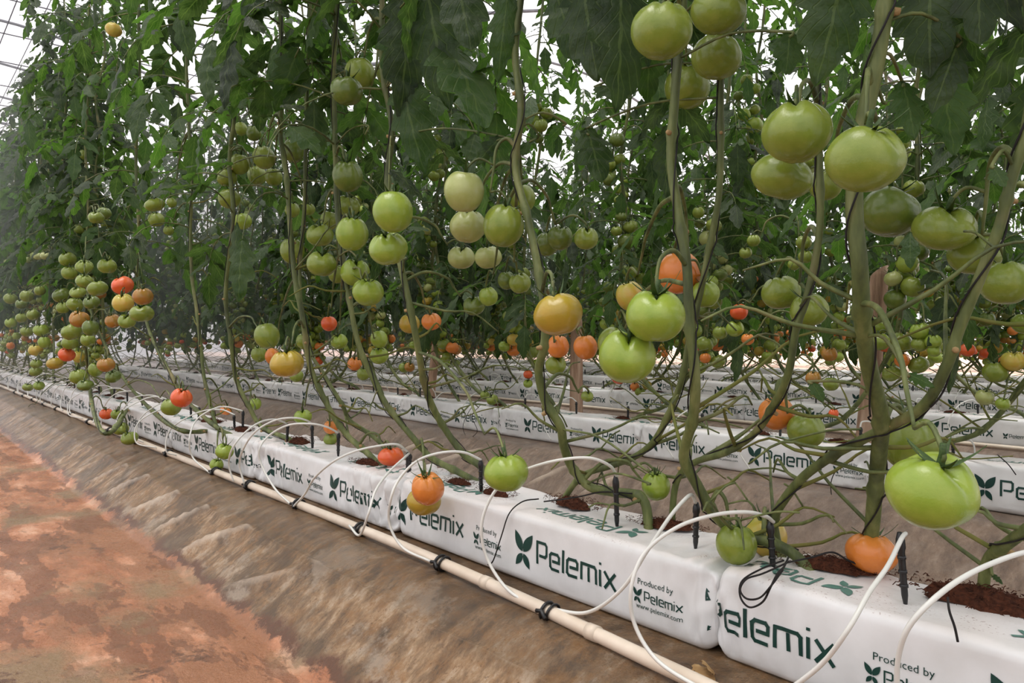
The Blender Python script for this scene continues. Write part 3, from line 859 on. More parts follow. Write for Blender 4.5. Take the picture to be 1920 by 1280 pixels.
def truss_layout(rr, n, rmin=.024, rmax=.040):
    """positions of n fruits round a hanging stalk, origin at the top"""
    out = []
    for i in range(n):
        r = rr.uniform(rmin, rmax); best = None
        for _ in range(30):
            z = -.04 - .035 * i - rr.uniform(0, .03); a = rr.uniform(0, 6.28); d = rr.uniform(.3, 1.0) * .05
            p = Vector((d * math.cos(a), d * math.sin(a), z))
            ov = sum(max(0, (r + q[1]) * .93 - (p - q[0]).length) for q in out)
            if best is None or ov < best[0]: best = (ov, p)
            if ov == 0: break
        out.append((best[1], r))
    return out
def pick_col(rr, z):
    x = rr.random()
    if z < .45: tab = [('orange', .10), ('red', .04), ('gold', .06), ('brown', .05), ('yellow', .09), ('bright', .30), ('green', 1)]
    elif z < .75: tab = [('orange', .04), ('brown', .04), ('gold', .05), ('pale', .10), ('bright', .25), ('green', .38), ('deep', 1)]
    else: tab = [('pale', .12), ('bright', .2), ('green', .43), ('deep', 1)]
    for c, p in tab:
        if x < p: return c
        x -= p
    return 'green'

# ---------------------------------------------------------------- generic plants (rows behind, far ends)
class Proto: pass
def make_proto(seed, zlo, count, lod):
    rr = random.Random(seed); P = Proto()
    lean = rr.choice((-1, -1, 1)) * rr.uniform(.18, .55)
    y1 = rr.uniform(-.10, .06)
    base = [(0, 0, -.01), (lean * .12, y1 * .2, .03), (lean * .5, y1 * .5, .07 + rr.uniform(0, .07)), (lean * .85, y1, .22 + rr.uniform(0, .1)), (lean * 1.0, y1, .45)]
    z = .7; x = lean * 1.05; y = y1
    while z < 3.05:
        base.append((x, y, z)); x += rr.uniform(-.05, .05) - (x - lean) * .2; y += rr.uniform(-.04, .04) - (y - y1) * .2; z += .27
    mb = MB(); sp, rad = add_stem(mb, base, rr.uniform(.0085, .0115), rr, 8 if lod < 2 else 5, lod < 2)
    # withered side shoots near the bag
    for k in range(rr.randrange(6, 10)):
        i = rr.randrange(3, 24); kk = rr.uniform(.7, 2.2); p = Vector(sp[i][:3]); a = rr.uniform(0, 6.28); d = Vector((math.cos(a), math.sin(a), rr.uniform(-.2, .8)))
        q = [p, p + d * .06 * kk, p + d * .11 * kk + Vector((0, 0, -.01)), p + d * .16 * kk + Vector((rr.uniform(-.06, .06), 0, rr.uniform(-.07, .05)))]
        tube(mb, spline(q, 3), [.004 * (1 - .06 * j) for j in range(10)], 5, 2 if rr.random() < .5 else 0)
    P.stem = mb.mesh('plant_stem', [M_stem, M_scar, M_dry])
    def st(z):
        return min(sp, key=lambda p: abs(p[2] - z) + (5 if p[2] < .4 else 0))[:3]
    mb = MB(); foliage(mb, st, zlo, 3.0, count, rr, False)
    P.fol = mb.mesh('foliage', [M_leaf, M_stem], attr=True)
    P.truss = []; P.tom = []; P.clusters = []
    zs = [rr.uniform(.22, .40), rr.uniform(.42, .58), rr.uniform(.60, .78), rr.uniform(.8, 1.0), rr.uniform(1.1, 1.5)]
    if lod == 1 and zlo < .7: zs = [rr.uniform(.20, .32), rr.uniform(.36, .46), rr.uniform(.50, .60), rr.uniform(.64, .76), rr.uniform(.85, 1.1), rr.uniform(1.15, 1.6)]
    elif lod == 2: zs = zs + [rr.uniform(.3, .7), rr.uniform(.3, .7), rr.uniform(.5, .9)]
    for zt in zs:
        p0 = Vector(st(zt + .10)); a = rr.uniform(0, 6.28) if rr.random() < .4 else -PI / 2 + rr.uniform(-.9, .9)
        d = Vector((math.cos(a), math.sin(a), 0)); org = p0 + d * rr.uniform(.05, .09) + Vector((0, 0, -.01))
        lay = truss_layout(rr, rr.choice((4, 4, 5, 6)))
        tb = MB(); cb = MB()
        tube(tb, spline([p0, p0 + d * .03 + Vector((0, 0, .012)), org, org + Vector((0, 0, -.06)), org + Vector((0, 0, -.15))], 3), .003, 5)
        for (q, r) in lay:
            c = org + q
            tube(tb, spline([org + Vector((0, 0, q.z * .5)), c + Vector((0, 0, r * 1.1)), c + Vector((0, 0, r * .7))], 2), .0022, 4)
            col = pick_col(rr, c.z); shp = rr.randrange(6); rot = (rr.uniform(-.4, .4), rr.uniform(-.4, .4), rr.uniform(0, 6))
            P.tom.append((c, r, col, shp, rot))
            mm, _ = tomato_mesh(shp, 14, 9)
            E = Matrix.Translation(c) @ Matrix.Rotation(rot[2], 4, 'Z') @ Matrix.Rotation(rot[0], 4, 'X') @ Matrix.Scale(r, 4)
            cb.add([E @ Vector(v) for v in mm.v], mm.f, CK.index(col))
        P.truss.append(tb.mesh('fruit_truss', [M_stem]))
        P.clusters.append(cb.mesh('tomato_cluster', [TM[k] for k in CK]))
    return P
CK = list(TOMC)
PROTOS = [make_proto(100 + i, .80, 36, 1) for i in range(5)]
PROTOS_M = [make_proto(150 + i, .62, 44, 1) for i in range(6)]
PROTOS_L = [make_proto(200 + i, .48, 38, 2) for i in range(4)]
def place_plant(P, X, Y, z, label, group, mode, rz=0, sc=1.0):
    o = bpy.data.objects.new('tomato_plant', None); COL.objects.link(o)
    o.location = (X, Y, z); o.rotation_euler = (0, 0, rz); o.scale = (sc,) * 3
    tag(o, label, 'tomato plant', group)
    put('stem', P.stem, o); put('foliage', P.fol, o)
    if mode == 'far':
        for c in P.clusters: put('tomato_cluster', c, o)
    else:
        for t in P.truss: put('fruit_truss', t, o)
        for c, r, col, shp, rot in P.tom: add_tomato(o, c, r, col, shp, rot, mode == 'near' and c.z < 1.0)
    return o

# ---------------------------------------------------------------- the front row plants, each as in the photograph
# pixel path from the root upwards; yb / yt: distance across the rows at the foot and higher up
S = {}
def stem_def(key, path, yt, r, phrase, leaves=22, zlo=.98, ybase=None):
    S[key] = dict(path=path, yt=yt, r=r * (.92 if key == 'A' else .84), phrase=phrase, leaves=leaves, zlo=zlo, yb=ybase)
stem_def('A', [(1622, 1062), (1634, 1000), (1640, 930), (1648, 850), (1652, 780), (1630, 690), (1617, 600), (1612, 500), (1602, 400), (1606, 300), (1625, 200), (1645, 110), (1660, 0), (1668, -160)], .93, .0128, 'with the thickest stem, carrying the huge green fruit at right', 20, 1.02)
stem_def('B', [(1530, 1068), (1490, 1040), (1440, 1015), (1390, 1005), (1345, 970), (1305, 905), (1282, 855), (1300, 780), (1303, 700), (1292, 600), (1288, 500), (1272, 400), (1258, 300), (1264, 200), (1272, 90), (1280, -60)], 1.0, .0115, 'creeping over the second bag, orange fruit above a big green pair', 20, 1.0)
stem_def('C', [(1470, 1040), (1454, 1003), (1455, 962), (1500, 900), (1560, 855), (1640, 812), (1728, 764), (1773, 690), (1800, 613), (1840, 513), (1875, 420), (1898, 330), (1925, 240), (1935, 80)], 1.05, .0095, 'slanting up to the right edge behind the thickest stem', 16, 1.0)
stem_def('D', [(1840, 1080), (1852, 1052), (1890, 1018), (1945, 975), (2010, 900), (2040, 600), (2030, 300), (2020, 0)], 1.08, .010, 'leaving the coir heap at the right edge', 18, .98)
stem_def('E', [(1218, 990), (1205, 935), (1150, 922), (1105, 912), (1072, 875), (1057, 835), (1050, 798), (1022, 752), (1010, 695), (1020, 650), (1022, 590), (1008, 500), (990, 410), (966, 310), (977, 210), (966, 100), (976, 0), (985, -90)], 1.02, .0120, 'bearing the lone golden tomato over two small orange ones', 20, 1.0)
stem_def('F', [(1050, 922), (1090, 893), (1150, 872), (1200, 850), (1236, 812), (1275, 722), (1292, 640), (1315, 540), (1335, 440), (1350, 340), (1352, 150), (1356, -40)], 1.18, .0085, 'thin, leaning right behind the big green pair of fruit', 14, 1.0)
stem_def('G', [(925, 892), (903, 876), (868, 850), (833, 802), (810, 760), (796, 720), (785, 660), (770, 580), (752, 500), (735, 420), (727, 330), (735, 240), (717, 130), (716, 20), (718, -70)], 1.02, .0115, 'with pale green cluster, stem slanting down to the fruit on bag two', 22, .98)
stem_def('H', [(912, 893), (858, 884), (808, 857), (775, 821), (725, 759), (694, 698), (671, 640), (655, 560), (640, 470), (632, 380), (628, 250), (626, 120), (632, -20)], 1.05, .0110, 'behind the dense hanging mass of green fruit left of centre', 22, .98)
stem_def('I', [(720, 872), (690, 850), (655, 820), (628, 785), (602, 735), (580, 680), (568, 600), (553, 520), (545, 440), (538, 340), (526, 250), (530, 130), (525, 0)], 1.0, .0115, 'rising beside the golden and orange fruit low left of centre', 22, .95)
stem_def('J', [(735, 858), (718, 836), (690, 811), (654, 786), (642, 759), (606, 700), (580, 655), (566, 580), (562, 500), (570, 400), (575, 200), (580, 40)], 1.10, .0085, 'slender, crossing behind the golden tomato', 14, .95)
stem_def('K', [(565, 832), (535, 820), (490, 800), (466, 760), (443, 710), (433, 640), (423, 560), (431, 470), (437, 400), (430, 300), (440, 200), (430, 60)], 1.02, .0105, 'bare below, two green fruit hanging over the fifth bag', 24, .93)
stem_def('L', [(410, 815), (400, 780), (385, 720), (377, 660), (370, 590), (360, 520), (357, 427), (360, 330), (352, 200), (350, 60)], 1.05, .0095, 'bare and nearly upright above the fifth bag', 24, .93)
stem_def('M', [(450, 830), (405, 800), (345, 745), (320, 700), (280, 620), (258, 520), (260, 420), (255, 300), (262, 150), (260, 60)], 1.02, .0105, 'with red and orange fruit at its middle, near the left', 26, .92)
stem_def('N', [(395, 820), (335, 805), (280, 765), (240, 720), (205, 665), (170, 580), (160, 500), (165, 400), (160, 260), (170, 120)], 1.0, .0100, 'with an orange-brown fruit below stacked green ones at left', 26, .90)
stem_def('O', [(240, 822), (205, 812), (178, 780), (167, 720), (160, 650), (148, 560), (130, 450), (120, 300), (125, 150)], .98, .0100, 'dropping two green fruit onto the bag edge at left', 26, .90)

stem_def('P', [(1258, 948), (1268, 905), (1300, 868), (1360, 848), (1415, 812), (1450, 760), (1478, 700), (1492, 620), (1512, 560), (1530, 480), (1538, 400), (1535, 250), (1530, 50)], 1.10, .0080, 'slender, carrying the green pair with dark calyxes right of centre', 12, 1.05)
TOMS = [  # x, y, width, height, colour
 (1240, 60, 116, 100, 'green'), (1346, 22, 104, 84, 'green'), (1343, 108, 94, 80, 'green'), (1288, 164, 85, 80, 'green'),
 (1493, 249, 128, 110, 'green'), (1466, 332, 116, 82, 'green'), (1548, 346, 62, 60, 'green'), (1621, 298, 146, 124, 'green'),
 (1668, 398, 108, 92, 'deep'), (1770, 428, 112, 82, 'green'), (1828, 475, 98, 78, 'green'), (1886, 531, 92, 80, 'green'),
 (1708, 832, 104, 104, 'green'), (1746, 918, 164, 138, 'bright'),
 (1456, 775, 66, 60, 'orange'), (1511, 808, 70, 62, 'green'), (1465, 549, 74, 62, 'green'), (1517, 582, 73, 60, 'green'),
 (1322, 552, 56, 50, 'bright'), (1274, 512, 83, 78, 'orange'), (1182, 556, 54, 66, 'yellow'), (1229, 593, 112, 98, 'bright'), (1150, 645, 60, 74, 'green'), (1176, 668, 108, 108, 'bright'),
 (1047, 590, 96, 78, 'gold'), (1046, 650, 42, 45, 'orange'), (1098, 651, 46, 46, 'orange'), (1042, 684, 40, 36, 'green'), (1101, 743, 24, 20, 'green'),
 (870, 360, 78, 76, 'pale'), (877, 425, 70, 60, 'pale'), (944, 424, 78, 90, 'green'), (865, 483, 52, 42, 'pale'), (915, 483, 52, 42, 'pale'), (980, 373, 50, 60, 'green'),
 (737, 398, 77, 76, 'bright'), (728, 467, 74, 60, 'bright'), (660, 439, 62, 66, 'bright'), (652, 386, 46, 38, 'green'), (617, 414, 34, 36, 'green'), (652, 331, 58, 62, 'deep'),
 (666, 511, 56, 50, 'bright'), (690, 548, 60, 50, 'bright'), (600, 441, 52, 42, 'green'), (603, 495, 56, 46, 'green'), (632, 514, 34, 42, 'green'), (548, 471, 46, 56, 'green'),
 (675, 138, 58, 55, 'green'), (650, 171, 62, 52, 'deep'), (724, 140, 36, 52, 'green'),
 (551, 283, 42, 50, 'deep'), (495, 296, 42, 42, 'green'), (482, 329, 35, 36, 'green'), (513, 332, 33, 36, 'green'), (449, 308, 38, 38, 'green'), (425, 333, 38, 32, 'green'),
 (430, 373, 42, 36, 'green'), (455, 415, 34, 30, 'bright'), (452, 242, 24, 28, 'green'), (476, 250, 28, 34, 'deep'), (548, 394, 28, 28, 'green'), (579, 392, 24, 22, 'green'),
 (1099, 447, 46, 42, 'green'), (1050, 446, 50, 46, 'deep'), (1026, 458, 44, 48, 'deep'), (975, 531, 42, 38, 'green'), (950, 526, 34, 34, 'deep'),
 (916, 556, 36, 36, 'bright'), (889, 573, 42, 36, 'deep'), (809, 603, 38, 32, 'orange'), (768, 607, 40, 36, 'gold'),
 (711, 636, 33, 33, 'bright'), (711, 667, 36, 31, 'bright'), (665, 682, 28, 26, 'orange'), (681, 701, 24, 24, 'green'), (617, 607, 30, 28, 'red'), (636, 640, 32, 28, 'bright'),
 (538, 682, 64, 50, 'gold'), (512, 668, 30, 44, 'orange'), (501, 630, 48, 48, 'green'), (486, 664, 30, 30, 'green'), (556, 705, 26, 24, 'green'), (570, 640, 30, 30, 'green'),
 (230, 535, 40, 33, 'red'), (268, 556, 37, 32, 'brown'), (231, 568, 40, 33, 'yellow'), (266, 588, 44, 31, 'green'), (212, 602, 28, 25, 'brown'), (238, 602, 32, 26, 'green'),
 (149, 598, 36, 31, 'brown'), (134, 622, 37, 30, 'green'), (170, 615, 30, 30, 'deep'), (131, 643, 30, 24, 'green'), (165, 637, 26, 24, 'green'),
 (127, 486, 31, 26, 'green'), (130, 512, 28, 24, 'green'), (158, 500, 32, 24, 'green'), (158, 527, 31, 24, 'green'), (117, 554, 35, 28, 'deep'), (146, 548, 30, 20, 'green'), (183, 541, 38, 27, 'green'), (201, 499, 34, 27, 'green'), (210, 486, 22, 18, 'green'), (141, 571, 30, 24, 'green'), (118, 577, 24, 22, 'green'), (172, 567, 30, 24, 'deep'),
 (340, 746, 40, 35, 'red'), (321, 763, 38, 32, 'green'), (125, 665, 30, 25, 'red'), (103, 681, 30, 22, 'gold'), (147, 669, 22, 22, 'yellow'),
 (199, 684, 32, 26, 'brown'), (212, 706, 28, 22, 'deep'), (147, 706, 32, 28, 'green'), (179, 693, 26, 28, 'green'), (160, 722, 30, 20, 'deep'),
 (199, 776, 24, 20, 'red'), (218, 777, 20, 18, 'green'), (226, 803, 30, 23, 'green'), (243, 821, 32, 24, 'green'),
 (421, 846, 34, 29, 'bright'), (406, 871, 26, 22, 'bright'), (51, 775, 22, 15, 'bright'), (52, 726, 19, 14, 'green'), (73, 723, 20, 16, 'bright'),
 (67, 656, 26, 21, 'yellow'), (83, 642, 22, 22, 'bright'), (50, 622, 22, 18, 'green'), (77, 619, 27, 22, 'bright'), (20, 648, 14, 14, 'orange'), (68, 682, 22, 16, 'green'), (67, 696, 24, 17, 'green'),
 (620, 801, 27, 25, 'orange'), (620, 823, 28, 22, 'green'), (568, 781, 34, 26, 'bright'), (479, 757, 22, 22, 'bright'), (423, 769, 22, 18, 'orange'),
 (733, 856, 50, 34, 'red'), (802, 916, 62, 62, 'orange'), (795, 940, 66, 50, 'gold'), (950, 887, 86, 70, 'bright'),
 (1230, 911, 54, 54, 'bright'), (1380, 1021, 76, 74, 'green'), (1437, 1006, 76, 74, 'yellow'), (1634, 1037, 92, 72, 'orange'),
 (62, 590, 22, 20, 'green'), (40, 596, 20, 18, 'green'), (20, 560, 24, 20, 'green'), (50, 555, 24, 22, 'green'), (75, 545, 20, 18, 'green'), (20, 605, 20, 18, 'bright'), (40, 570, 20, 18, 'deep'), (72, 480, 18, 14, 'pale'), (85, 480, 18, 14, 'pale'),
 (213, 56, 30, 24, 'yellow'), (195, 400, 26, 22, 'deep'), (180, 408, 28, 22, 'green'), (200, 420, 22, 18, 'green'), (290, 384, 38, 24, 'green'), (293, 412, 30, 26, 'green'), (322, 380, 18, 18, 'green'), (316, 432, 20, 18, 'green'), (160, 290, 22, 20, 'green'),
]
CN = {'green': 'green tomato', 'bright': 'bright green tomato', 'pale': 'pale whitish-green tomato', 'deep': 'dark green tomato', 'gold': 'golden-brown ripening tomato',
      'yellow': 'yellowish ripening tomato', 'orange': 'orange tomato', 'red': 'red-orange ripe tomato', 'brown': 'brownish-orange ripening tomato'}

def stem_x(path, y):
    for (x0, y0), (x1, y1) in zip(path, path[1:]):
        if min(y0, y1) <= y <= max(y0, y1) and y0 != y1: return x0 + (x1 - x0) * (y - y0) / (y1 - y0)
    return path[-1][0] if y < path[-1][1] else path[0][0]
plants = {}
for key, d in S.items():
    rr = random.Random(hash(key) % 1000 if False else ord(key))
    path = d['path']; x0, y0 = path[0]
    yb = min(1.23, max(1.07, bfac(x0) * (CZ - BH) * F / (y0 - HZ))); base = W(x0, y0, yb)
    pts = []; cum = 0; n = len(path)
    for i, (x, y) in enumerate(path):
        f = min(1, i / (n * .55)); Y = yb + (d['yt'] - yb) * f * f * (3 - 2 * f)
        p = W(x, y, Y)
        if p.z < BH + .012 and i > 0: p = W(x, y, min(1.24, bfac(x) * (CZ - BH - .014) * F / max(20, y - HZ)))
        pts.append(p)
    pts[0] = Vector((pts[0].x, pts[0].y, BH - .015 if d['yb'] is None else pts[0].z))
    # carry the stem on up to the trellis wire
    z = pts[-1].z; q = pts[-1].copy()
    while z < 3.0:
        z += .3; q = Vector((q.x + rr.uniform(-.03, .03), q.y + rr.uniform(-.02, .03), z)); pts.append(q)
    root = bpy.data.objects.new('tomato_plant', None); COL.objects.link(root)
    root.location = (pts[0].x, pts[0].y, BH); off = Vector(root.location)
    tag(root, 'tomato plant ' + d['phrase'], 'tomato plant', 'tomato plants of the front row')
    mb = MB(); sp, rad = add_stem(mb, [p - off for p in pts], d['r'], rr, 12)
    for k in range(9):
        i = rr.randrange(3, 44); p = Vector(sp[i][:3]); a = rr.uniform(0, PI) if rr.random() < .75 else rr.uniform(0, 6.28); dd = Vector((math.cos(a), math.sin(a), rr.uniform(-.3, .7))) * rr.uniform(.7, 2.6)
        q = [p, p + dd * .04, p + dd * .07 + Vector((0, 0, .012)), p + dd * .10 + Vector((rr.uniform(-.03, .03), 0, -.02))]
        if any(v.z < .02 for v in q): continue
        tube(mb, spline(q, 3), [.0038 * (1 - .07 * j) for j in range(10)], 6, 2 if rr.random() < .4 else 0)
        if rr.random() < .5:
            e = q[2]; d2 = Vector((rr.uniform(-1, 1), rr.uniform(-.3, 1), rr.uniform(-.4, .6))) * .05
            tube(mb, spline([e, e + d2, e + d2 * 1.7 + Vector((0, 0, -.01))], 3), .0018, 5, 0)
    put('stem', mb.mesh('plant_stem', [M_stem, M_scar, M_dry]), root)
    spw = [Vector(p[:3]) + off for p in sp]
    d.update(root=root, off=off, sp=spw, toms=[], rr=rr, rad=rad)
    # twine
    mb = MB(); tw = []; i0 = 6
    ang = rr.uniform(0, 6)
    for i in range(i0, len(spw)):
        for h in (0, .5):
            if i + 1 >= len(spw) and h: continue
            p = spw[i].lerp(spw[min(i + 1, len(spw) - 1)], h); ang += .16
            t = (spw[min(i + 1, len(spw) - 1)] - spw[i - 1]).normalized(); o_ = t.orthogonal().normalized(); o_.rotate(Matrix.Rotation(ang, 3, t))
            tw.append(p + o_ * (rad[i] * 1.12 + .0012))
    tube(mb, tw, .0014, 5)
    tag(put('support_twine', mb.mesh('support_twine', [M_black])), 'black twine up the plant ' + ' '.join(d['phrase'].split()[:11]), 'twine', 'black support twines of the front row')

# tomatoes onto their plants
allt = []
for (x, y, w, h, col) in TOMS:
    D = .088 if w > 40 else .080
    Y = D * F * bfac(x) / w
    lo, hi_ = (.80, 1.22)
    if x < 330: lo, hi_ = .88, 1.15
    Y = max(lo, min(hi_, Y))
    key = min(S, key=lambda k: abs(stem_x(S[k]['path'], y) - x) + (60 if k in 'CFJP' else 0))
    if x < 110: key = None
    if y > 600 and x > 1640: key = 'A'
    if 1100 < x < 1300 and 460 < y < 760: key = 'B'
    if 990 < x < 1130 and 540 < y < 760: key = 'E'
    if 1400 < x < 1600 and 500 < y < 900: key = 'P'
    if (x, y) in ((1380, 1021), (1437, 1006), (1230, 911)): key = 'B' if x > 1300 else 'E'
    if (x, y) == (1634, 1037): key = 'A'
    if (x, y) == (950, 887): key = 'G'
    if 780 < x < 820 and y > 900: key = 'H'
    # nothing below the bag top may sink into the bag
    p = W(x, y, Y); r = w / F * (Y / bfac(x)) / 2
    if p.z - r * .8 < BH and p.y + r > 1.05:
        if y in (856,): Y = bfac(x) * (CZ - BH - r * .8) * F / (y - HZ)
        elif x in (1634, 1437): Y = 1.315 if x == 1634 else 1.22
        elif x == 1380: Y = 1.10
        else: Y = min(Y, 1.02 - r)
        p = W(x, y, Y); r = w / F * (Y / bfac(x)) / 2
    allt.append([x, y, p, r, h / w, col, key])
# push overlapping fruits apart along the line of sight
C0 = Vector((0, 0, CZ))
for it in range(12):
    for i in range(len(allt)):
        for j in range(i):
            a, b_ = allt[i], allt[j]
            dd = (a[2] - b_[2]).length; need = (a[3] + b_[3]) * .90
            if dd < need and it < 11:
                # the lower listed one (nearer to the viewer in the list order) stays, move the farther one back
                da, db = (a[2] - C0).length, (b_[2] - C0).length
                f_, n_ = (a, b_) if da >= db else (b_, a)
                k = 1 + .010
                f_[2] = C0 + (f_[2] - C0) * k; f_[3] *= k
                n_[2] = C0 + (n_[2] - C0) * (2 - k) if n_[3] > .03 else n_[2]; n_[3] = n_[3] * (2 - k) if n_[3] > .03 else n_[3]
FARROOT = []
for x, y, p, r, asp, col, key in allt:
    if key: S[key]['toms'].append((x, y, p, r, asp, col))
    else: FARROOT.append((x, y, p, r, asp, col))
def hang_tomatoes(root, off, sp, toms):
    # cluster by nearness
    left = list(toms); clusters = []
    while left:
        c = [left.pop(0)]; grow = True
        while grow:
            grow = False
            for t in list(left):
                if any((t[2] - q[2]).length < (t[3] + q[3]) * 1.45 for q in c): c.append(t); left.remove(t); grow = True
        clusters.append(c)
    for c in clusters:
        topz = max(t[2].z + t[3] for t in c); cen = sum((t[2] for t in c), Vector()) / len(c)
        cand = [q for q in sp if topz - .03 < q.z < topz + .25] or sp
        a = min(cand, key=lambda q: (q - Vector((cen.x, cen.y, topz + .05))).length)
        tops = []
        mb = MB()
        up = Vector((cen.x, cen.y, topz)); top = a.lerp(up, .6) + Vector((0, 0, .03))
        lowz = min(t[2].z for t in c)
        end = Vector((cen.x, cen.y, lowz + .4 * (topz - lowz))) + (a - cen) * .2
        main = spline([a, a.lerp(top, .5) + Vector((0, 0, .02)), top, top.lerp(end, .5), end], 5)
        tube(mb, [Vector(q[:3]) - off for q in main], [.0045 - .00012 * i for i in range(len(main))], 7)
        for (x, y, p, r, asp, col) in c:
            tr = (R.uniform(-.08, .42), R.uniform(-.25, .25), .866 + R.uniform(-.6, .6))
            big = r * F / ((p - C0).length) > 26
            shp = R.choice((1, 2, 3, 3, 4, 5)) if asp < .93 else R.choice((0, 5))
            if (x, y) in ((1746, 918), (1621, 298), (1176, 668), (1229, 593)): shp = 3
            t = add_tomato(root, p - off, r, col, shp, tr, True, CN[col])
            sz = max(.72, min(1.12, asp / SQ[shp] * .97)); t.scale = (r * .985, r * .985, r * sz)
            tr = (tr[0], tr[1], tr[2])
            E = Matrix.Rotation(tr[2], 3, 'Z') @ Matrix.Rotation(tr[1], 3, 'Y') @ Matrix.Rotation(tr[0], 3, 'X')
            tip = p + E @ Vector((0, 0, r * sz * (SQ[shp] + .15)))
            q0 = min(main, key=lambda q: (Vector(q[:3]) - tip).length + (.03 if q[2] < tip.z else 0)); q0 = Vector(q0[:3])
            midp = q0.lerp(tip, .55) + Vector((0, 0, min(.03, .3 * (q0 - tip).length)))
            tube(mb, [Vector(q[:3]) - off for q in spline([q0, midp, tip, tip.lerp(p, .25)], 4)], .0026, 6)
        put('fruit_truss', mb.mesh('fruit_truss', [M_stem]), root)
for key, d in S.items():
    hang_tomatoes(d['root'], d['off'], d['sp'], d['toms'])

# foliage of the front plants, plus the big hanging leaves seen at the top
HL = [  # base pixel, tip pixel, Y, plant, shade
 ((640, 60), (665, 60), 0, 'G', .5)]
HAND = [ # leaflets hanging near the lens: base, tip, distance Y, plant, width, shade
 ((800, -40), (822, 172), .95, 'G', 1.0, .3), ((760, -30), (772, 190), 1.0, 'G', .9, .2), ((850, -60), (885, 75), .93, 'G', 1.1, .35),
 ((830, 78), (922, 198), .98, 'G', 1.15, .95), ((742, 30), (760, 140), 1.02, 'G', 1.1, .9), ((955, -30), (930, 135), .98, 'E', .8, .75),
 ((1090, -60), (1108, 122), .92, 'E', 1.15, .35), ((1160, -60), (1180, 175), .95, 'B', 1.2, .3), ((1040, -20), (1075, 90), 1.0, 'E', 1.0, .5),
 ((1590, -110), (1553, 130), .85, 'A', 1.25, .55), ((1405, -30), (1392, 85), .95, 'B', 1.2, .6), ((1480, 60), (1478, 130), 1.0, 'B', 1.6, .7),
 ((1745, -60), (1738, 120), .98, 'A', 1.4, .3), ((1800, 70), (1752, 195), 1.0, 'A', 1.2, .15), ((1830, -70), (1845, 70), 1.0, 'C', 1.3, .3), ((1690, 150), (1722, 240), 1.02, 'A', 1.1, .9), ((1655, 190), (1700, 215), .96, 'A', 1.0, .7),
 ((535, 70), (462, 150), .98, 'I', 1.2, .8), ((560, 90), (512, 210), .96, 'I', 1.3, .8), ((610, 10), (545, 85), .96, 'H', 1.1, .75), ((560, 100), (528, 62), .98, 'I', 1.0, .7),
 ((505, 160), (478, 280), .98, 'I', 1.1, .7), ((455, 110), (435, 215), 1.0, 'K', 1.2, .7), ((420, 170), (390, 140), 1.0, 'K', 1.1, .6), ((690, 235), (655, 350), 1.02, 'H', 1.4, .45), ((750, 130), (775, 300), 1.0, 'G', .9, .8),
 ((940, 255), (885, 310), 1.05, 'G', 1.0, .4), ((1010, 255), (900, 325), 1.05, 'E', .6, .5), ((985, 235), (1020, 290), 1.04, 'E', 1.2, .3),
 ((1120, 160), (1180, 170), 1.1, 'F', 1.4, .9), ((1060, 230), (1025, 262), 1.1, 'E', 1.1, .8), ((1100, 240), (1130, 330), 1.1, 'F', 1.3, .45),
 ((1860, 310), (1885, 345), 1.0, 'C', 1.3, .9), ((1520, 715), (1545, 745), 1.03, 'C', 1.3, .9), ((762, 485), (725, 488), .95, 'G', 1.0, .95), ((1700, 700), (1745, 718), .92, 'A', .9, .8),
 ((1215, 905), (1206, 925), 1.05, 'E', 1.3, .8), ((1210, 880), (1245, 872), 1.02, 'E', 1.0, .7), ((1860, 1075), (1880, 1092), 1.2, 'D', 1.2, .9), ((1378, 960), (1396, 985), 1.2, 'B', 1.2, .8),
]
AVOID += [(t[2], t[3] * 1.15 + .012) for t in allt]
for key in 'ABEGI':
    AVOID += [(q, .030) for i, q in enumerate(S[key]['sp']) if q.z < 1.25 and i % 2 == 0]
for key, d in S.items():
    mb = MB(); rr = d['rr']; off = d['off']; spw = d['sp']; AOFF[0] = off
    def st(z, spw=spw, off=off):
        c = [p for p in spw if p.z > .7] or spw
        return min(c, key=lambda p: abs(p.z - z)) - off
    hi = key in 'ABCDEFGHI'
    lv = d['leaves'] + (-2 if key in 'ABCDEFP' else 7); zt = 3.0; zb = d['zlo'] + (.14 if key in 'ABCDEFP' else 0)
    az = rr.uniform(0, 6.28)
    for i in range(lv):
        z = zb + (zt - zb) * (i + rr.random()) / lv; az += 2.4 + rr.uniform(-.4, .4)
        # lower leaves point away from the aisle more often
        if key in 'ABCDEF' and z < 1.5 and math.sin(az) < -.3: az = -az
        add_leaf(mb, tuple(st(z)), az, rr.uniform(.30, .44), rr, hi and z < 2.1)
    for (b0, t0, Y, k2, wd, shd) in HAND:
        if k2 != key: continue
        dy = .02 * min(1, math.hypot(b0[0] - t0[0], b0[1] - t0[1]) / 110); a = W(b0[0], b0[1], Y + dy); b_ = W(t0[0], t0[1], Y - dy); dd = b_ - a
        view = (C0 - a).normalized(); nn = view * .8 + Vector((rr.uniform(-.5, .5), rr.uniform(-.3, .3), .6))
        add_leaflet(mb, tuple(a - off), tuple(dd), tuple(nn), dd.length * 1.02, rr, True, wd * 1.05, shade=shd)
        s_ = min(spw, key=lambda q: (q - a).length + (.1 if q.z < a.z - .05 else 0))
        tube(mb, [Vector(q[:3]) - off for q in spline([s_, s_.lerp(a, .5) + Vector((0, 0, .02)), a, a.lerp(b_, .15)], 4)], .0024, 5, 1)
    put('foliage', mb.mesh('foliage', [M_leaf, M_stem], attr=True), d['root'])
AOFF[0] = None

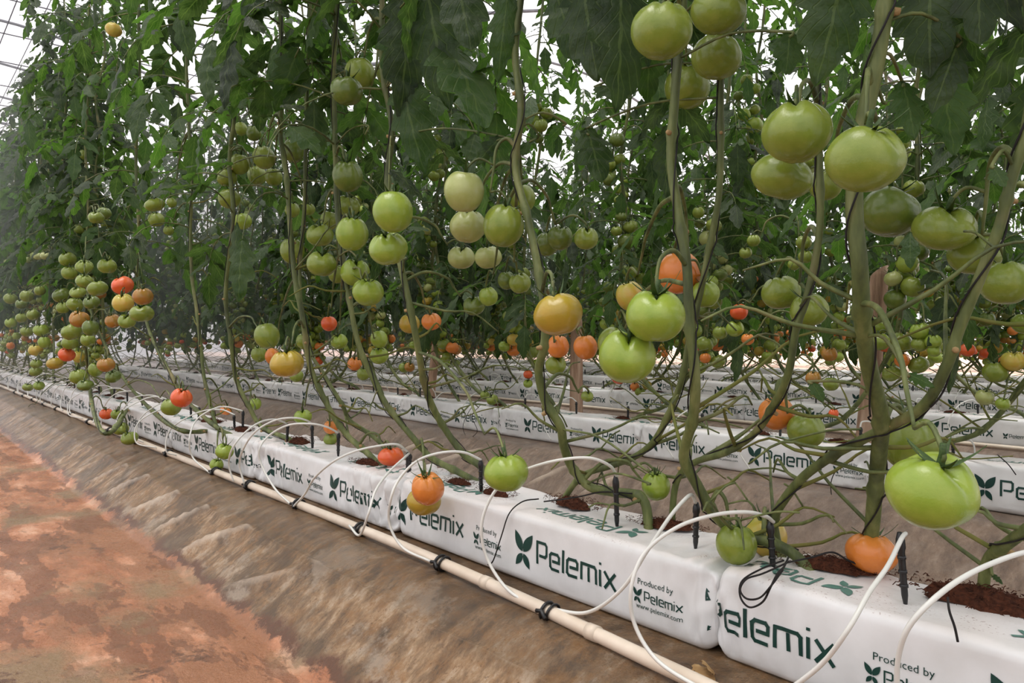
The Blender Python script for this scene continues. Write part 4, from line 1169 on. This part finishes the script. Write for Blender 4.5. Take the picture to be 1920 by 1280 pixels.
# rest of the front row: far to the left, and beyond the right edge
used_s = 5.6
farplants = []
s = 5.35
while s < 17:
    rz = R.choice((0, PI)) + R.uniform(-.25, .25)
    P = PROTOS[R.randrange(5)]
    o = place_plant(P, -s, 1.15 + R.uniform(-.03, .03), BH, 'tomato plant far down the front row at the left edge', 'far tomato plants of the front row', 'near' if s < 9 else 'mid' if s < 11 else 'far', rz)
    farplants.append(o); s += R.uniform(.34, .48)
# stray far fruit seen at the left, each on the nearest of those plants
bp = {}
for t in FARROOT:
    o = min(farplants, key=lambda q: abs(q.location.x - t[2].x)); bp.setdefault(o.name, (o, []))[1].append(t)
for o, tl in bp.values():
    o.rotation_euler.z = 0
    X, Y = o.location.x, o.location.y
    sp = [Vector((X, Y, .2 + k * .1)) for k in range(20)]
    hang_tomatoes(o, Vector(o.location), sp, tl)
for s in (-.35, -.8):
    place_plant(PROTOS[int(-s * 5) % 5], -s, 1.17, BH, 'tomato plant at the near end of the front row, beyond the right edge', 'near end plants of the front row', 'mid', R.uniform(-.2, .2))

# rows behind
for row in range(1, 6):
    Yc = 1.15 + ROWSP * row
    s = .27 * Yc - 0.5; lim = 13.5 if row < 3 else 14.5
    while s < lim:
        rz = R.choice((0, PI)) + R.uniform(-.3, .3)
        mode = 'near' if (row == 1 and s < 7) else 'mid' if row == 1 or (row == 2 and s < 10) else 'far'
        P = PROTOS_M[R.randrange(6)] if row < 3 else PROTOS_L[R.randrange(4)]
        near = s < .27 * Yc + 2.2 + row * .6
        lab = 'tomato plant in the %s row back, %s' % (ROWN[row], 'towards its right end' if near else 'far along to the left')
        place_plant(P, -s, Yc + R.uniform(-.04, .04), BH, lab, 'tomato plants of the %s row, %s' % (ROWN[row], 'right part' if near else 'left part'), mode, rz, R.uniform(.94, 1.06))
        s += R.uniform(.36, .50)
for Yh, s0h, s1h in ((10.35, 7.6, 17), (11.9, 9.0, 19)):
    s = s0h
    while s < s1h:
        place_plant(PROTOS_L[R.randrange(4)], -s, Yh + R.uniform(-.1, .1), -.03, 'distant tomato plant left of the sandy clearing, behind the sixth row', 'distant tomato plants left of the sandy clearing', 'far', R.uniform(0, 6), 1.0)
        s += R.uniform(.42, .55)
s = 3.5
while s < 22:
    place_plant(PROTOS_L[R.randrange(4)], -s, 17.5 + R.uniform(-.3, .3), -.1, 'distant tomato plant beyond the pale sandy ground', 'distant tomato plants beyond the sandy ground', 'far', R.uniform(0, 6), 1.05)
    s += R.uniform(.34, .44)
# individual fruit of the rows behind that stand out
BACK = [ # x, y, w, colour, row
 (1386, 585, 34, 'red', 1), (1350, 624, 28, 'green', 1), (1378, 616, 34, 'bright', 1), (1402, 636, 24, 'orange', 1), (1555, 664, 30, 'brown', 1), (1525, 709, 29, 'brown', 1), (1558, 720, 29, 'green', 1),
 (1563, 775, 19, 'red', 1), (1650, 641, 36, 'green', 1), (1725, 621, 36, 'bright', 1), (1724, 646, 30, 'green', 1), (1750, 640, 32, 'bright', 1), (1751, 658, 24, 'bright', 1), (1814, 656, 28, 'red', 1),
 (1900, 677, 42, 'yellow', 1), (1866, 698, 44, 'green', 1), (1846, 745, 32, 'pale', 1), (1880, 757, 26, 'bright', 1), (1413, 451, 26, 'green', 1), (1398, 474, 24, 'green', 1), (1507, 455, 30, 'green', 1), (1510, 481, 28, 'green', 1), (1489, 496, 24, 'green', 1),
 (1850, 598, 30, 'deep', 1), (1822, 600, 28, 'green', 1), (990, 702, 18, 'red', 1), (990, 719, 18, 'bright', 1), (923, 749, 23, 'green', 1), (909, 741, 18, 'green', 1), (768, 688, 20, 'brown', 1), (758, 689, 22, 'green', 1),
 (1190, 725, 18, 'orange', 2), (1200, 735, 20, 'green', 2), (1213, 722, 18, 'gold', 2), (855, 770, 0, '', 0), (835, 650, 20, 'green', 1), (855, 655, 22, 'brown', 1), (1345, 760, 0, '', 0)]
roots = [o for o in COL.objects if o.name.startswith('tomato_plant')]
grp = {}
for x, y, w, col, row in BACK:
    if not w: continue
    Yb = 1.15 + ROWSP * row - .08; p = W(x, y, Yb); r = w / F * Yb / bfac(x) / 2
    o = min((q for q in roots if abs(q.location.y - 1.15 - ROWSP * row) < .2), key=lambda q: abs(q.location.x - p.x))
    grp.setdefault(o.name, (o, []))[1].append((x, y, p, r, .88, col))
for o, tl in grp.values():
    o.rotation_euler.z = 0; o.scale = (1, 1, 1)
    X, Y = o.location.x, o.location.y
    hang_tomatoes(o, Vector(o.location), [Vector((X, Y, .2 + k * .06)) for k in range(24)], tl)

# ---------------------------------------------------------------- wooden stakes between the rows, twine, dry leaves
def post(px, yb_, yt_, lean, w, label):
    Y = 2.90; b0 = W(px, HZ + 40, Y); z1 = W(px, yt_, Y).z
    mb = MB(); n = 12; vs = []
    prof = [(-.16, 1.0), (0.1, 1.02), (.3, .98), (z1 * .75, .97), (z1 - .02, .92), (z1, .84)]
    for z, s_ in prof:
        for k in range(n):
            a = 2 * PI * k / n; rr_ = w * s_ * (1 + .08 * noise.noise(Vector((math.cos(a) * 2, math.sin(a) * 2, z * 2 + px))))
            vs.append((rr_ * math.cos(a) + lean[0] * z, rr_ * math.sin(a) + lean[1] * z, z + (.02 * math.cos(a) if z == z1 else 0)))
    fs = [(j * n + k, j * n + (k + 1) % n, (j + 1) * n + (k + 1) % n, (j + 1) * n + k) for j in range(len(prof) - 1) for k in range(n)]
    fs.append(tuple((len(prof) - 1) * n + k for k in range(n))); mb.add(vs, fs)
    tag(put('wooden_post', mb.mesh('wooden_post', [M_wood]), None, (b0.x, Y, 0)), label, 'post', 'weathered wooden posts behind the second row')
post(1618, 0, 508, (.06, .05), .036, 'weathered wooden post at right, the nearest and tallest, behind the thick stem')
post(1080, 0, 604, (.01, .0), .036, 'weathered wooden post below the two small orange tomatoes')
post(803, 0, 615, (.10, .07), .030, 'leaning wooden post left of centre, the most distant of three')

def loop_obj(pl, Y, label, r=.0016):
    pts = [W(x, y, Yv) for (x, y), Yv in zip(pl, Y if isinstance(Y, list) else [Y] * len(pl))]
    mb = MB(); tube(mb, spline([tuple(p) for p in pts], 6), r, 6)
    tag(put('loose_twine', mb.mesh('loose_twine', [M_black])), label, 'twine', 'loose black twine on the bags')
yl = [1.10, 1.07, 1.035, 1.025, 1.02, 1.02, 1.02, 1.03, 1.05, 1.10]
loop_obj([(1470, 1050), (1430, 1065), (1392, 1088), (1388, 1118), (1405, 1138), (1430, 1128), (1445, 1100), (1458, 1075), (1470, 1062), (1478, 1045)], yl, 'looped black twine hanging over the bag edge above elemix')
loop_obj([(1475, 1055), (1430, 1075), (1400, 1085), (1388, 1105), (1400, 1122), (1425, 1120), (1448, 1095), (1468, 1068)], [1.08, 1.05, 1.03, 1.022, 1.018, 1.018, 1.02, 1.07], 'second thinner loop of black twine inside the hanging loop')
loop_obj([(1472, 1055), (1520, 1045), (1560, 1035), (1590, 1050), (1620, 1062)], [1.10, 1.13, 1.16, 1.18, 1.2], 'black twine lying from the loop to the thickest stem')
loop_obj([(1010, 935), (980, 940), (955, 962), (940, 1005), (925, 1050), (915, 1058)], [1.12, 1.08, 1.045, 1.03, 1.03, 1.03], 'black twine slanting down the bag left of the full logo')
loop_obj([(1777, 1120), (1780, 1145), (1790, 1175), (1796, 1203)], [1.06, 1.035, 1.03, 1.03], 'short black twine end hanging down at the bag on the right')
loop_obj([(1185, 925), (1130, 922), (1090, 930), (1060, 935), (1020, 940)], [1.15, 1.14, 1.13, 1.12, 1.12], 'black twine lying over the bag beside the coir under the creeping stem')
loop_obj([(1600, 862), (1570, 880), (1558, 905), (1560, 938)], [2.5, 2.47, 2.47, 2.46], 'thin black twine hanging over the second row bag near the post')
loop_obj([(900, 745), (880, 770), (868, 800), (878, 820), (895, 808), (885, 780), (900, 760)], 2.44, 'tangled black twine on a second row bag below the small green pair')
loop_obj([(1870, 852), (1890, 870), (1905, 890)], 2.48, 'short black twine on the second row bag at the right edge')
mb = MB(); rr = random.Random(3)
co, fs = TH_[1]
p = Wz(1302, 1243, .012)
add_leaflet(mb, (0, 0, .004), (.8, -.3, .05), (0, 0, 1), .055, rr, True, 1.5, shade=.2)
add_leaflet(mb, (0.012, .01, .010), (.7, -.5, .1), (.3, .6, .8), .045, rr, True, 1.6, shade=.4)
M_dead = simple('dead_leaf', (186, 156, 112), .9, .1, (140, 108, 72), 40)
tag(put('dead_leaf', mb.mesh('dead_leaf', [M_dead]), None, (p.x, p.y, .006)), 'curled brown dead leaf on the plastic beside the pipe at lower right', 'leaf')
